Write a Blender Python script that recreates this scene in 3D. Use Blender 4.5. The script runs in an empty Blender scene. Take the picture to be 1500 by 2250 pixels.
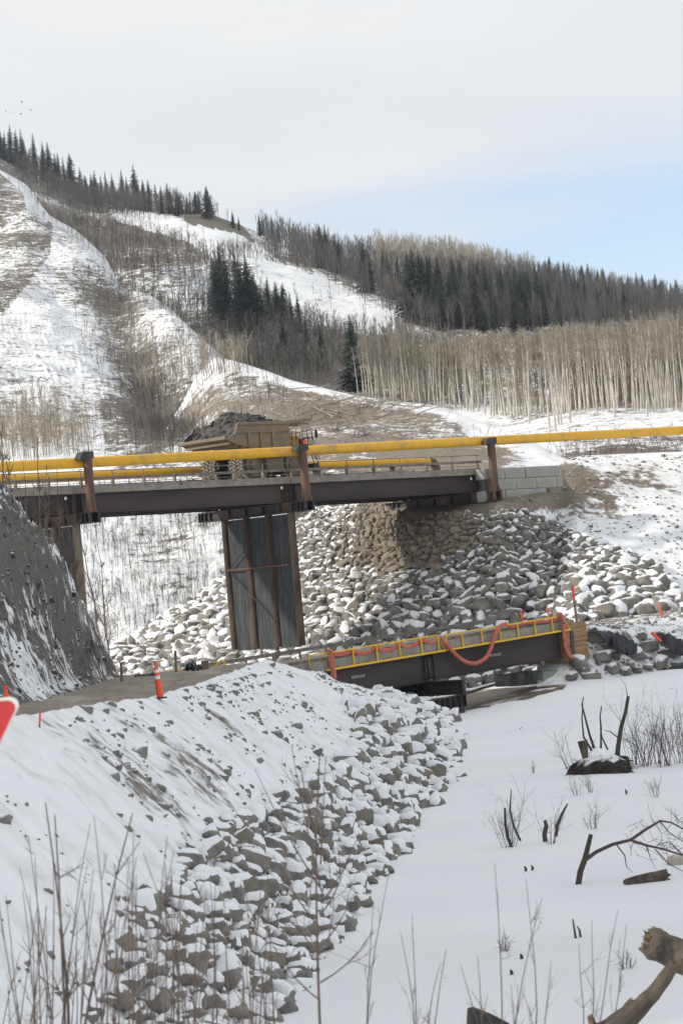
import bpy, bmesh, math, random
import numpy as np
from mathutils import Matrix, Vector
random.seed(7); rng = np.random.default_rng(11)
SC = bpy.context.scene; COL = SC.collection
# ------------------------------------------------------------------ camera
F = 6250.0; ROLL = math.radians(4.6); PITCH = math.atan(205/F)
cr, sr, cp, sp = math.cos(ROLL), math.sin(ROLL), math.cos(PITCH), math.sin(PITCH)
A = np.array([1., 0, 0]); B = np.array([0, -sp, cp]); FW = np.array([0, cp, sp])
cx = cr*A - sr*B; cy = sr*A + cr*B; cz = -FW
cam = bpy.data.objects.new('camera', bpy.data.cameras.new('camera')); COL.objects.link(cam)
M = Matrix.Identity(4)
for i in range(3): M[i][0] = cx[i]; M[i][1] = cy[i]; M[i][2] = cz[i]
cam.matrix_world = M
cam.data.sensor_fit = 'HORIZONTAL'; cam.data.sensor_width = 24; cam.data.lens = 100
cam.data.clip_start = .5; cam.data.clip_end = 9000
cam.data.dof.use_dof = True; cam.data.dof.focus_distance = 190; cam.data.dof.aperture_fstop = 4.0
SC.camera = cam
# ------------------------------------------------------------------ world
SUN = np.array([-1.4, -.45, .80]); SUN = SUN/np.linalg.norm(SUN)
w = bpy.data.worlds.new('World'); SC.world = w; w.use_nodes = True
nt = w.node_tree; nt.nodes.clear()
def N(t, **k):
    n = nt.nodes.new(t)
    for a, b in k.items():
        if a.startswith('i_'):
            key = a[2:]; n.inputs[int(key) if key.isdigit() else key].default_value = b
        else: setattr(n, a, b)
    return n
def L(a, b, ao=0): nt.links.new(a.outputs[ao], b)
sky = N('ShaderNodeTexSky', sky_type='NISHITA', sun_disc=False, sun_elevation=math.asin(SUN[2]),
        sun_rotation=math.atan2(SUN[0], SUN[1]), altitude=600, air_density=1.0, dust_density=.6, ozone_density=2.0)
tc = N('ShaderNodeTexCoord'); sep = N('ShaderNodeSeparateXYZ'); L(tc, sep.inputs[0])
za = N('ShaderNodeMath', operation='ADD', i_1=.08); L(sep, za.inputs[0], 2)
zm = N('ShaderNodeMath', operation='MAXIMUM', i_1=.03); L(za, zm.inputs[0])
qx = N('ShaderNodeMath', operation='DIVIDE'); L(sep, qx.inputs[0], 0); L(zm, qx.inputs[1])
qy = N('ShaderNodeMath', operation='DIVIDE'); L(sep, qy.inputs[0], 1); L(zm, qy.inputs[1])
cq = N('ShaderNodeCombineXYZ'); L(qx, cq.inputs[0]); L(qy, cq.inputs[1])
nz = N('ShaderNodeTexNoise', i_Scale=.9, i_Detail=7, i_Roughness=.55, i_Distortion=.6); L(cq, nz.inputs['Vector'])
# a clear opening in the cloud layer towards the right
hx = N('ShaderNodeMath', operation='MULTIPLY_ADD', i_1=1.25, i_2=-.82); L(qx, hx.inputs[0])
hy = N('ShaderNodeMath', operation='MULTIPLY_ADD', i_1=.95, i_2=-5.05); L(qy, hy.inputs[0])
ch = N('ShaderNodeCombineXYZ'); L(hx, ch.inputs[0]); L(hy, ch.inputs[1])
hl = N('ShaderNodeVectorMath', operation='LENGTH'); L(ch, hl.inputs[0])
hm = N('ShaderNodeMath', operation='MULTIPLY_ADD', i_1=.62, i_2=-.50)
nt.links.new(hl.outputs['Value'], hm.inputs[0])
ad = N('ShaderNodeMath', operation='ADD'); L(nz, ad.inputs[0]); L(hm, ad.inputs[1])
rp = N('ShaderNodeMapRange', i_1=.22, i_2=.86, i_3=.06, i_4=1.0); rp.interpolation_type = 'SMOOTHSTEP'; L(ad, rp.inputs[0])
nz2 = N('ShaderNodeTexNoise', i_Scale=.55, i_Detail=5); L(cq, nz2.inputs['Vector'])
cc = N('ShaderNodeMix', data_type='RGBA'); cc.inputs[6].default_value = (6.6, 7.1, 7.6, 1); cc.inputs[7].default_value = (8.1, 8.1, 8.1, 1)
c2 = N('ShaderNodeMapRange', i_1=.3, i_2=.62); L(nz2, c2.inputs[0]); L(c2, cc.inputs[0])
mx = N('ShaderNodeMix', data_type='RGBA'); L(rp, mx.inputs[0]); sg = N('ShaderNodeVectorMath', operation='MULTIPLY'); sg.inputs[1].default_value = (1.75, 1.55, 1.55); L(sky, sg.inputs[0]); L(sg, mx.inputs[6]); nt.links.new(cc.outputs[2], mx.inputs[7])
bg = N('ShaderNodeBackground', i_Strength=.1); nt.links.new(mx.outputs[2], bg.inputs[0])
ow = N('ShaderNodeOutputWorld'); L(bg, ow.inputs[0])
sun = bpy.data.objects.new('sun', bpy.data.lights.new('sun', 'SUN')); COL.objects.link(sun)
sun.data.energy = 3.2; sun.data.angle = math.radians(3); sun.data.color = (1, .92, .80)
sun.rotation_euler = Vector(tuple(SUN)).to_track_quat('Z', 'Y').to_euler()
vs = SC.view_settings; vs.view_transform = 'Standard'; vs.look = 'None'; vs.exposure = .17; vs.gamma = 1; vs.use_curve_mapping = False
SC.render.engine = 'CYCLES'; SC.cycles.use_denoising = True; SC.cycles.use_adaptive_sampling = True
SC.cycles.adaptive_threshold = .015; SC.cycles.max_bounces = 6; SC.cycles.diffuse_bounces = 3; SC.cycles.volume_bounces = 0
SC.render.film_transparent = False
# ------------------------------------------------------------------ helpers
def U(px, py, Y):                                   # point seen at (px, py) of the photograph at depth Y
    px, py, Y = np.broadcast_arrays(np.asarray(px, float), np.asarray(py, float), np.asarray(Y, float))
    u = (px-750)/F; v = (1125-py)/F
    a = u*cr+v*sr; b = -u*sr+v*cr
    d = a[..., None]*A + b[..., None]*B + FW
    return d*(Y/d[..., 1])[..., None]
def PR(Wp):
    Wp = np.asarray(Wp, float); dpt = Wp@FW
    a = Wp@A/dpt; b = Wp@B/dpt
    return 750+F*(a*cr-b*sr), 1125-F*(a*sr+b*cr)
def plane_hit(px, py, o, n):
    d = U(px, py, 1.0); o = np.asarray(o); n = np.asarray(n)
    return d*((o@n)/(d@n))
def ice_hit(px, py, z=-7.8): return plane_hit(px, py, (0, 0, z), (0, 0, 1.))
def hsh(ix, iy, iz, s):
    h = (ix.astype(np.int64)*374761393 + iy.astype(np.int64)*668265263 + iz.astype(np.int64)*2147483647 + s*974711) & 0xffffffff
    h = ((h ^ (h >> 13))*1274126177) & 0xffffffff
    return ((h ^ (h >> 16)) & 0xffffff)/float(0xffffff)
def vnoise(p, s=0):
    p = np.asarray(p, float); i = np.floor(p).astype(np.int64); f = p-i; f = f*f*(3-2*f); r = 0
    for dx in (0, 1):
        for dy in (0, 1):
            for dz in (0, 1):
                wt = (f[..., 0] if dx else 1-f[..., 0])*(f[..., 1] if dy else 1-f[..., 1])*(f[..., 2] if dz else 1-f[..., 2])
                r = r+wt*hsh(i[..., 0]+dx, i[..., 1]+dy, i[..., 2]+dz, s)
    return r*2-1
def fbm(p, o=4, s=0):
    p = np.asarray(p, float); r = 0; a = 1
    for k in range(o): r = r+a*vnoise(p*2**k, s+k*17); a *= .5
    return r
def sstep(a, b, x): t = np.clip((np.asarray(x, float)-a)/(b-a), 0, 1); return t*t*(3-2*t)
def tag(o, label=None, cat=None, group=None, kind=None):
    for k, v in (('label', label), ('category', cat), ('group', group), ('kind', kind)):
        if v: o[k] = v
    return o
def empty(name, loc=(0, 0, 0), mat=None, **k):
    o = bpy.data.objects.new(name, None); COL.objects.link(o)
    o.empty_display_size = .2
    if mat is not None: o.matrix_world = mat
    else: o.location = tuple(loc)
    return tag(o, **k)
def link(name, me, parent=None, **k):
    o = bpy.data.objects.new(name, me); COL.objects.link(o)
    if parent is not None: o.parent = parent
    return tag(o, **k)
class MB:
    def __init__(s): s.v = []; s.f = []; s.m = []; s.n = 0
    def add(s, v, f, m=0):
        v = np.asarray(v, float)
        s.v.append(v); s.f += [tuple(int(i)+s.n for i in q) for q in f]; s.m += [m]*len(f); s.n += len(v); return s
    def box(s, c, size, R=None, m=0, taper=(1, 1), bev=0):
        hx, hy, hz = [q/2 for q in size]; tx, ty = taper
        v = np.array([(x*hx*(tx if z > 0 else 1), y*hy*(ty if z > 0 else 1), z*hz) for z in (-1, 1) for y in (-1, 1) for x in (-1, 1)], float)
        if R is not None: v = v@np.asarray(R).T
        return s.add(v+np.asarray(c, float), [(0, 2, 3, 1), (4, 5, 7, 6), (0, 1, 5, 4), (2, 6, 7, 3), (0, 4, 6, 2), (1, 3, 7, 5)], m)
    def b2(s, x0, x1, y0, y1, z0, z1, m=0):
        return s.box(((x0+x1)/2, (y0+y1)/2, (z0+z1)/2), (x1-x0, y1-y0, z1-z0), m=m)
    def tube(s, P, r, n=5, m=0, cap=True, flat=None):
        P = np.asarray(P, float); k = len(P); r = np.broadcast_to(np.asarray(r, float), (k,))
        T = np.gradient(P, axis=0); T /= np.linalg.norm(T, axis=1)[:, None]+1e-9
        up = np.array([0, 0, 1.]) if abs(T[:, 2]).mean() < .8 else np.array([1., 0, 0])
        S = np.cross(T, up); S /= np.linalg.norm(S, axis=1)[:, None]+1e-9; Q = np.cross(S, T)
        a = np.arange(n)*2*math.pi/n+.3
        fa, fb = flat if flat else (1, 1)
        v = P[:, None]+r[:, None, None]*(S[:, None]*np.cos(a)[None, :, None]*fa+Q[:, None]*np.sin(a)[None, :, None]*fb)
        f = [(i*n+j, i*n+(j+1) % n, (i+1)*n+(j+1) % n, (i+1)*n+j) for i in range(k-1) for j in range(n)]
        if cap: f += [tuple(range(n-1, -1, -1)), tuple((k-1)*n+j for j in range(n))]
        return s.add(v.reshape(-1, 3), f, m)
    def prism(s, prof, y0, y1, m=0):                   # profile in x,z extruded along y
        k = len(prof); v = [(x, y0, z) for x, z in prof]+[(x, y1, z) for x, z in prof]
        f = [tuple(range(k)), tuple(range(2*k-1, k-1, -1))]+[(i, i+k, (i+1) % k+k, (i+1) % k) for i in range(k)]
        return s.add(v, f, m)
    def hull(s, pts, m=0):
        bm = bmesh.new()
        for p in pts: bm.verts.new(p)
        bmesh.ops.convex_hull(bm, input=bm.verts)
        bmesh.ops.delete(bm, geom=[v for v in bm.verts if not v.link_faces], context='VERTS')
        bm.verts.index_update()
        v = [tuple(q.co) for q in bm.verts]; f = [[q.index for q in p.verts] for p in bm.faces]; bm.free()
        return s.add(v, f, m)
    def mesh(s, name, mats, smooth=False):
        me = bpy.data.meshes.new(name); v = np.concatenate(s.v) if s.v else np.zeros((0, 3))
        me.from_pydata(v.tolist(), [], s.f)
        for q in (mats if isinstance(mats, (list, tuple)) else [mats]): me.materials.append(q)
        if any(s.m): me.polygons.foreach_set('material_index', s.m)
        if smooth: me.polygons.foreach_set('use_smooth', [True]*len(s.f))
        me.update(); return me
    def build(s, name, mats, parent=None, smooth=False, bevel=0, **k):
        o = link(name, s.mesh(name, mats, smooth), parent, **k)
        if bevel:
            b = o.modifiers.new('bevel', 'BEVEL'); b.width = bevel; b.segments = 2; b.limit_method = 'ANGLE'
        return o
def grid_mesh(name, W, mats, attrs=None, smooth=True, **k):
    nv, nu = W.shape[:2]; idx = np.arange(nv*nu).reshape(nv, nu)
    q = np.stack([idx[:-1, :-1], idx[:-1, 1:], idx[1:, 1:], idx[1:, :-1]], -1).reshape(-1, 4)
    me = bpy.data.meshes.new(name); me.from_pydata(W.reshape(-1, 3).tolist(), [], q.tolist())
    me.polygons.foreach_set('use_smooth', [smooth]*len(q)); me.materials.append(mats)
    for an, av in (attrs or {}).items():
        at = me.attributes.new(an, 'FLOAT', 'POINT'); at.data.foreach_set('value', np.asarray(av, np.float32).ravel())
    # faces must look up
    me.update()
    if np.mean([p.normal.z for p in list(me.polygons)[::max(1, len(q)//200)]]) < 0: me.flip_normals()
    return link(name, me, **k)
def rows_px(rows, px, nv, sm=3):                      # rows of (px, py, Y) -> surface grid in the world
    R = []
    for r in rows:
        r = np.array(r, float); y = np.interp(px, r[:, 0], r[:, 1]); d = np.interp(px, r[:, 0], r[:, 2])
        kk = np.ones(2*sm+1)/(2*sm+1)
        if sm: y = np.convolve(np.pad(y, sm, 'edge'), kk, 'valid'); d = np.convolve(np.pad(d, sm, 'edge'), kk, 'valid')
        R.append(U(px, y, d))
    return loft(np.array(R), nv)
def loft(R, nv):                                       # Catmull-Rom through rows
    k = len(R); t = np.linspace(0, k-1, nv); i = np.clip(t.astype(int), 0, k-2); f = (t-i)[:, None, None]
    g = lambda j: R[np.clip(j, 0, k-1)]
    p0, p1, p2, p3 = g(i-1), g(i), g(i+1), g(i+2)
    return .5*((2*p1)+(-p0+p2)*f+(2*p0-5*p1+4*p2-p3)*f**2+(-p0+3*p1-3*p2+p3)*f**3)
class Sheet:
    def __init__(s, W, v0=0):
        s.W = W; s.V = W[v0:].reshape(-1, 3); s.px, s.py = PR(s.V)
    def at(s, px, py):
        return s.V[np.argmin((s.px-px)**2+(s.py-py)**2)]
def inpoly(px, py, poly):
    px, py = np.asarray(px, float), np.asarray(py, float); c = np.zeros(px.shape, bool); n = len(poly)
    for i in range(n):
        x1, y1 = poly[i]; x2, y2 = poly[(i+1) % n]
        c ^= ((y1 > py) != (y2 > py)) & (px < (x2-x1)*(py-y1)/((y2-y1) or 1e-9)+x1)
    return c
# ------------------------------------------------------------------ materials
def newmat(name):
    global nt
    m = bpy.data.materials.new(name); m.use_nodes = True; nt = m.node_tree; nt.nodes.clear()
    b = N('ShaderNodeBsdfPrincipled'); o = N('ShaderNodeOutputMaterial'); L(b, o.inputs[0]); return m, b
def c4(c): return (c[0], c[1], c[2], 1)
def noise(scale, detail=6, stretch=(1, 1, 1), rough=.55, coord='Object', dist=0):
    t = N('ShaderNodeTexCoord'); mp = N('ShaderNodeMapping'); mp.inputs['Scale'].default_value = stretch
    nt.links.new(t.outputs[coord], mp.inputs[0])
    n = N('ShaderNodeTexNoise', i_Scale=scale, i_Detail=detail, i_Roughness=rough, i_Distortion=dist); L(mp, n.inputs['Vector']); return n
def ramp2(src, a, b, c1, c2, ao=0):
    r = N('ShaderNodeMapRange', i_1=a, i_2=b); r.interpolation_type = 'SMOOTHSTEP'; L(src, r.inputs[0], ao)
    m = N('ShaderNodeMix', data_type='RGBA'); L(r, m.inputs[0])
    for k, c in ((6, c1), (7, c2)):
        if isinstance(c, tuple): m.inputs[k].default_value = c4(c)
        else: nt.links.new(c, m.inputs[k])
    return m.outputs[2], r
def bump(src, b, strength, dist=.05, ao=0):
    n = N('ShaderNodeBump', i_Strength=strength, i_Distance=dist); L(src, n.inputs['Height'], ao); L(n, b.inputs['Normal'])
SNOW = (.80, .82, .85)
def snowmask(th=.45, soft=.12, nscale=3, amp=.5):
    g = N('ShaderNodeNewGeometry'); s = N('ShaderNodeSeparateXYZ'); nt.links.new(g.outputs['Normal'], s.inputs[0])
    n = noise(nscale, 4); a = N('ShaderNodeMath', operation='MULTIPLY_ADD', i_1=amp, i_2=-amp/2); L(n, a.inputs[0])
    ad = N('ShaderNodeMath', operation='ADD'); L(s, ad.inputs[0], 2); L(a, ad.inputs[1]); return ad, th-soft, th+soft
def mat(name, c1, c2=None, scale=3, rough=.8, bmp=.2, stretch=(1, 1, 1), detail=6, metal=0, lo=.35, hi=.65, bdist=.03, snow=None, c3=None):
    m, b = newmat(name); b.inputs['Roughness'].default_value = rough; b.inputs['Metallic'].default_value = metal
    n = noise(scale, detail, stretch); out, _ = ramp2(n, lo, hi, c1, c2 or tuple(q*.7 for q in c1))
    if c3:
        n3 = noise(scale*.23, 5, stretch); out, _ = ramp2(n3, .5, .7, out, c3)
    if snow is not None:
        ad, a0, a1 = snowmask(snow); out, r = ramp2(ad, a0, a1, out, SNOW)
    nt.links.new(out, b.inputs['Base Color'])
    if bmp: bump(n, b, bmp, bdist)
    return m
def ground(name, soil1, soil2, scale, stretch=(1, 1, 1), amp=1.4, sharp=.12, detail=8, snow=SNOW, bmp=.3, bd=.3, fine=6, dirt=.12, rough=.85, speck=None):
    # snow / soil decided by the 'soil' attribute plus noise
    m, b = newmat(name); b.inputs['Roughness'].default_value = rough
    at = N('ShaderNodeAttribute', attribute_name='soil'); n = noise(scale, detail, stretch, .6)
    a = N('ShaderNodeMath', operation='MULTIPLY_ADD', i_1=amp, i_2=-amp/2); L(n, a.inputs[0])
    ad = N('ShaderNodeMath', operation='ADD'); L(at, ad.inputs[0], 2); L(a, ad.inputs[1])
    if speck:
        ns = noise(speck[0], 6, rough=.65); a2 = N('ShaderNodeMath', operation='MULTIPLY_ADD', i_1=speck[1], i_2=-speck[1]/2); L(ns, a2.inputs[0]); a3 = N('ShaderNodeMath', operation='ADD'); L(ad, a3.inputs[0]); L(a2, a3.inputs[1]); ad = a3
    n2 = noise(scale*fine, 6); so, _ = ramp2(n2, .35, .65, soil1, soil2)
    n3 = noise(scale*.6, 6); dsn, _ = ramp2(n3, .4, .75, snow, tuple(q*(1-dirt) for q in (snow[0], snow[1]*.99, snow[2]*.97)))
    out, r = ramp2(ad, .5-sharp, .5+sharp, dsn, so); nt.links.new(out, b.inputs['Base Color'])
    n4 = noise(scale*fine*.7, 6); bump(n4, b, bmp, bd); return m
M_rock = mat('rock', (.235, .226, .205), (.14, .135, .125), 2.2, .9, .5, snow=None, bdist=.06, c3=(.22, .195, .16))
M_rockd = mat('rock_dusted', (.235, .228, .208), (.145, .14, .13), 2.2, .9, .5, snow=.86, bdist=.06, c3=(.215, .195, .165))
M_rockbare = mat('rock_bare', (.275, .245, .20), (.17, .152, .125), 2.0, .9, .5, bdist=.06, c3=(.28, .23, .16))
M_snow = mat('snow', SNOW, (.77, .79, .82), .7, .7, .25, bdist=.05)
M_earth = mat('dark_earth', (.045, .042, .04), (.12, .11, .10), 2.5, .95, .9, bdist=.15)
M_girder = mat('weathered_steel', (.028, .020, .021), (.044, .033, .033), .5, .7, .1, stretch=(.3, 1, 1.5), c3=(.062, .050, .046))
M_steel = mat('dark_steel', (.024, .026, .031), (.042, .039, .040), 1.2, .65, .1, c3=(.11, .07, .05))
M_rust = mat('rusty_steel', (.15, .075, .05), (.085, .055, .045), 1.5, .8, .25, stretch=(1, 1, .4), c3=(.20, .13, .085))
M_pilerust = mat('pile_rust', (.075, .045, .036), (.045, .030, .027), 2, .85, .3, stretch=(1, 1, .3), c3=(.15, .115, .075))
M_conc = mat('concrete', (.30, .285, .25), (.22, .21, .19), 1.5, .9, .25, c3=(.19, .17, .14))
M_block = mat('concrete_block', (.36, .36, .34), (.28, .28, .26), .8, .9, .2, c3=(.33, .29, .23))
M_panel = mat('wall_panel', (.066, .075, .082), (.032, .036, .041), 1.6, .85, .25, stretch=(3, 3, .35), c3=(.12, .105, .09))
M_pipe = mat('yellow_pipe', (.78, .42, .012), (.66, .36, .02), 2.6, .45, .06, detail=10, lo=.3, hi=.75, c3=(.50, .29, .06))
M_yel = mat('yellow_paint', (.80, .50, .02), (.70, .42, .02), 2, .5, .05)
M_galv = mat('galvanised_steel', (.20, .19, .175), (.13, .12, .11), 2, .6, .1)
M_timber = mat('timber', (.34, .22, .115), (.23, .145, .075), 2.5, .85, .3, stretch=(.25, 1, 3))
M_oldwood = mat('weathered_wood', (.25, .20, .15), (.15, .12, .09), 3, .9, .3, stretch=(1, 1, .3))
M_hose = mat('red_hose', (.60, .135, .085), (.44, .12, .085), 3.2, .7, .4, stretch=(1, 1, .5), c3=(.45, .21, .17))
M_orange = mat('safety_orange', (.85, .085, .025), (.80, .075, .025), 2, .5, .0)
M_white = mat('reflective_white', (.75, .75, .75), (.7, .7, .7), 2, .4, 0)
M_black = mat('black_fabric', (.012, .013, .017), (.02, .022, .028), 3, .55, .3)
M_bark = mat('dark_bark', (.075, .062, .05), (.045, .037, .03), 8, .9, .4)
M_twig = mat('twig', (.115, .085, .075), (.075, .057, .05), 3, .9, 0)
M_brush = mat('grey_brush', (.115, .105, .098), (.062, .057, .055), .15, .9, 0)
M_aspen = mat('aspen_bark', (.56, .54, .47), (.36, .34, .285), .9, .85, .2, stretch=(1, 1, .6), c3=(.46, .43, .35))
M_aspcr = mat('aspen_twigs', (.35, .312, .25), (.23, .208, .17), .4, .9, 0)
M_thick = mat('thicket_stems', (.25, .23, .19), (.16, .15, .13), .4, .9, 0)
M_needle = mat('spruce_needles', (.014, .025, .022), (.026, .038, .030), .6, .85, .0)
M_tread = mat('tyre_rubber', (.32, .275, .215), (.15, .13, .105), 5, .95, .5)
M_sidew = mat('tyre_sidewall', (.035, .035, .035), (.06, .056, .05), 3, .85, .2)
M_truck = mat('dusty_truck_paint', (.225, .18, .122), (.18, .15, .11), 1.3, .75, .12, c3=(.16, .135, .10))
M_tyel = mat('truck_yellow', (.55, .31, .05), (.42, .25, .06), 1.5, .6, .08)
M_tdark = mat('truck_dark', (.035, .033, .03), (.06, .055, .048), 2, .7, .1)
M_bodyin = mat('worn_body_steel', (.15, .16, .165), (.09, .095, .10), 1.2, .5, .1, metal=.3)
M_log = mat('log_bark', (.12, .098, .075), (.045, .038, .032), 6, .9, .6, stretch=(1, 1, .3))
M_split = mat('split_wood', (.20, .135, .08), (.08, .058, .04), 6, .85, .5, stretch=(.4, 1, 1))
M_paleLog = mat('pale_trunk', (.40, .365, .32), (.22, .195, .165), .7, .9, .1)
M_rail_post = mat('rail_post', (.26, .20, .15), (.19, .145, .11), 2, .8, .15)
M_tanpile = mat('tan_pile', (.20, .165, .12), (.14, .115, .085), 1.5, .85, .2, stretch=(1, 1, .3))
M_greenblock = mat('green_grey_block', (.24, .26, .235), (.17, .185, .17), .9, .85, .2)  # concrete darker and greener than the wall blocks
M_letter = mat('white_lettering', (.55, .55, .55), (.40, .40, .40), 6, .7, 0)
M_glass = mat('dark_glass', (.02, .025, .03), (.025, .03, .035), 1, .08, 0)
M_load = mat('load_earth', (.035, .036, .038), (.095, .088, .08), 2.2, .9, .8, bdist=.12)
M_signred = mat('sign_red', (.50, .035, .035), (.46, .03, .03), 2, .5, 0)
M_rootsnow = mat('root_earth', (.045, .038, .03), (.02, .018, .015), 6, .95, .9, bdist=.08, snow=.78)
M_oldlog = mat('bare_log', (.10, .078, .056), (.045, .037, .03), 4, .85, .5, stretch=(1, 1, .3))
M_char = mat('charred_wood', (.012, .014, .016), (.03, .03, .03), 4, .8, .4)
M_rubble = mat('rubble', (.05, .048, .045), (.10, .095, .085), 3, .95, .5, snow=.80)
# ------------------------------------------------------------------ terrain
# back mountain
pxB = np.linspace(-350, 1850, 330)
B1 = [(-350,150,1500),(-150,255,1500),(0,342,1450),(100,400,1420),(200,450,1400),(340,470,1380),(470,476,1360),(540,507,1350),(640,548,1340),(760,570,1350),(850,580,1400),(1000,588,1450),(1100,608,1500),(1200,628,1500),(1300,645,1500),(1400,660,1500),(1500,675,1500),(1850,720,1500)]
B0 = [(x, y+25, d+260) for x, y, d in B1]
B2 = [(-350,330,1200),(-150,420,1200),(0,480,1150),(100,515,1130),(200,545,1110),(340,545,1090),(470,560,1060),(540,580,1030),(640,610,1000),(760,640,990),(850,660,970),(1000,668,980),(1200,690,1000),(1500,715,1020),(1850,740,1020)]
B3 = [(-350,700,900),(0,740,850),(200,740,830),(340,745,810),(470,765,780),(640,795,750),(760,810,740),(850,820,740),(1000,830,740),(1200,830,740),(1500,830,740),(1850,830,740)]
B4 = [(-350,980,600),(400,1000,560),(1850,960,560)]
WB = rows_px([B0, B1, B2, B3, B4], pxB, 210, 4)
vB = np.linspace(0, 1, 210)[:, None]
amp = sstep(.2, .35, vB)
WB[..., 2] += fbm(WB/60., 5, 3)*4.5*amp
X, Y_ = PR(WB)
slideA = inpoly(X, Y_, [(520,565),(600,572),(700,600),(790,650),(870,690),(940,722),(880,735),(800,735),(700,715),(620,680),(560,640),(520,600)])
slideB = inpoly(X, Y_, [(235,458),(300,462),(400,478),(420,490),(520,510),(600,560),(560,580),(470,570),(420,535),(330,505),(260,485)])
scarp = inpoly(X, Y_, [(405,468),(470,472),(530,495),(560,530),(520,512),(440,492),(405,490)])
soilB = .62+.25*fbm(WB/90., 3, 5); soilB = np.where(slideA | slideB, .22+.12*fbm(WB/25., 3, 6), soilB); soilB = np.where(scarp, 1.6, soilB)
M_mtn = ground('mountain_ground', (.12, .108, .095), (.17, .145, .11), .30, amp=1.5, detail=10, speck=(.8, 1.2), fine=5, bd=.8)
mtnB = grid_mesh('mountain', WB, M_mtn, {'soil': soilB}, kind='structure')
SB = Sheet(WB, 55)
# left spur with terracettes
pxA = np.linspace(-420, 640, 440)
A1 = [(-420,180,860),(-200,290,800),(0,378,760),(60,410,740),(105,475,720),(170,510,700),(235,570,670),(265,620,650),(320,640,620),(370,675,600),(430,732,560),(500,792,520),(560,850,480),(640,920,430)]
A0 = [(x, y+45, d+140) for x, y, d in A1]
A2 = [(-420,620,620),(0,650,585),(105,690,560),(170,725,545),(235,755,530),(320,800,500),(430,850,455),(500,885,430),(560,925,405),(640,965,380)]
A3 = [(-420,1010,360),(0,1010,352),(320,1010,345),(640,1030,325)]
A4 = [(-420,1200,305),(0,1200,302),(640,1200,295)]
A5 = [(-420,1430,275),(640,1420,272)]
WA = rows_px([A0, A1, A2, A3, A4, A5], pxA, 460, 6)
vA = np.linspace(0, 1, 460)[:, None]*np.ones((1, 440))
am = sstep(.2, .3, vA)
WA[..., 2] += fbm(WA/28., 5, 8)*3.3*am*(1-.6*sstep(.6, .8, vA))+sstep(.195, .25, vA)*fbm(WA/7., 4, 9)*.7
ter = fbm((WA+2.5*np.stack([fbm(WA/9., 2, 16)]*3, -1)*np.array([0, 0, .35]))*np.array([.17, .17, .95]), 3, 15); tmask = sstep(.2, .27, vA)*(1-sstep(.56, .64, vA))
WA[..., 2] += .12*tmask*ter
X, Y_ = PR(WA)
# gully with brush between the two ribs
gul = np.exp(-(((X-(215+(Y_-560)*.38))/55)**2))*sstep(560, 640, Y_)*(1-sstep(860, 990, Y_))
WA[..., 2] -= gul*3.0
tan = inpoly(X, Y_, [(-420,480),(0,505),(60,478),(115,490),(110,560),(70,610),(30,660),(0,700),(-420,760)]) | inpoly(X, Y_, [(-420,180),(0,380),(50,420),(60,470),(0,500),(-420,470)])
soilA = .26+.16*fbm(WA/40., 4, 12)+.13*tmask+.10*fbm(WA/9., 3, 18)-.10*np.exp(-((X-110)/90)**2-((Y_-760)/130)**2); soilA = np.where(tan, .62+.3*fbm(WA/14., 3, 4), soilA)
soilA += gul*.34-.20*sstep(1000, 1080, Y_)+.18*sstep(230, 330, X)*sstep(800, 900, Y_)+.12*np.exp(-((X-330)/120)**2-((Y_-880)/90)**2)
brown = inpoly(X, Y_, [(220,870),(330,860),(420,900),(400,960),(330,1000),(240,1010),(225,950)]); soilA += brown*.18
M_spur = ground('spur_ground', (.115, .108, .098), (.195, .17, .13), 1.0, stretch=(.30, .30, 1.5), amp=1.5, sharp=.16, fine=4, bd=.3, detail=9, speck=(1.3, 1.5))
spur = grid_mesh('mountain_spur', WA, M_spur, {'soil': soilA}, kind='structure')
SA = Sheet(WA, 95)
# aspen bench
pxD = np.linspace(560, 1850, 200)
D0 = [(560,840,900),(1000,850,860),(1850,840,850)]
D1 = [(560,850,690),(700,852,660),(1000,880,640),(1200,885,620),(1300,880,600),(1500,868,580),(1850,850,580)]
D2 = [(560,880,600),(700,895,580),(850,905,565),(1000,935,540),(1130,955,505),(1200,940,480),(1240,934,465),(1330,918,455),(1500,915,450),(1850,905,450)]
D3 = [(560,960,440),(1000,960,420),(1150,975,400),(1240,958,395),(1330,950,392),(1500,950,390),(1850,940,390)]
D4 = [(560,1040,350),(1150,1015,330),(1300,1012,325),(1850,1012,320)]
D5 = [(560,1120,310),(1850,1110,305)]
WD = rows_px([D0, D1, D2, D3, D4, D5], pxD, 160, 4)
WD[..., 2] += fbm(WD/22., 5, 21)*1.3
X, Y_ = PR(WD)
soilD = .40+.3*fbm(WD/18., 4, 22)+.25*(1-sstep(890, 925, Y_))+.25*inpoly(X, Y_, [(1220,960),(1500,955),(1500,1005),(1220,1010)])
M_bench = ground('bench_ground', (.12, .10, .088), (.17, .14, .11), .5, amp=1.4, fine=4, detail=10, speck=(1.5, 1.2), bd=.4)
bench = grid_mesh('aspen_bench', WD, M_bench, {'soil': soilD}, kind='structure')
SD = Sheet(WD, 33)
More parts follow.
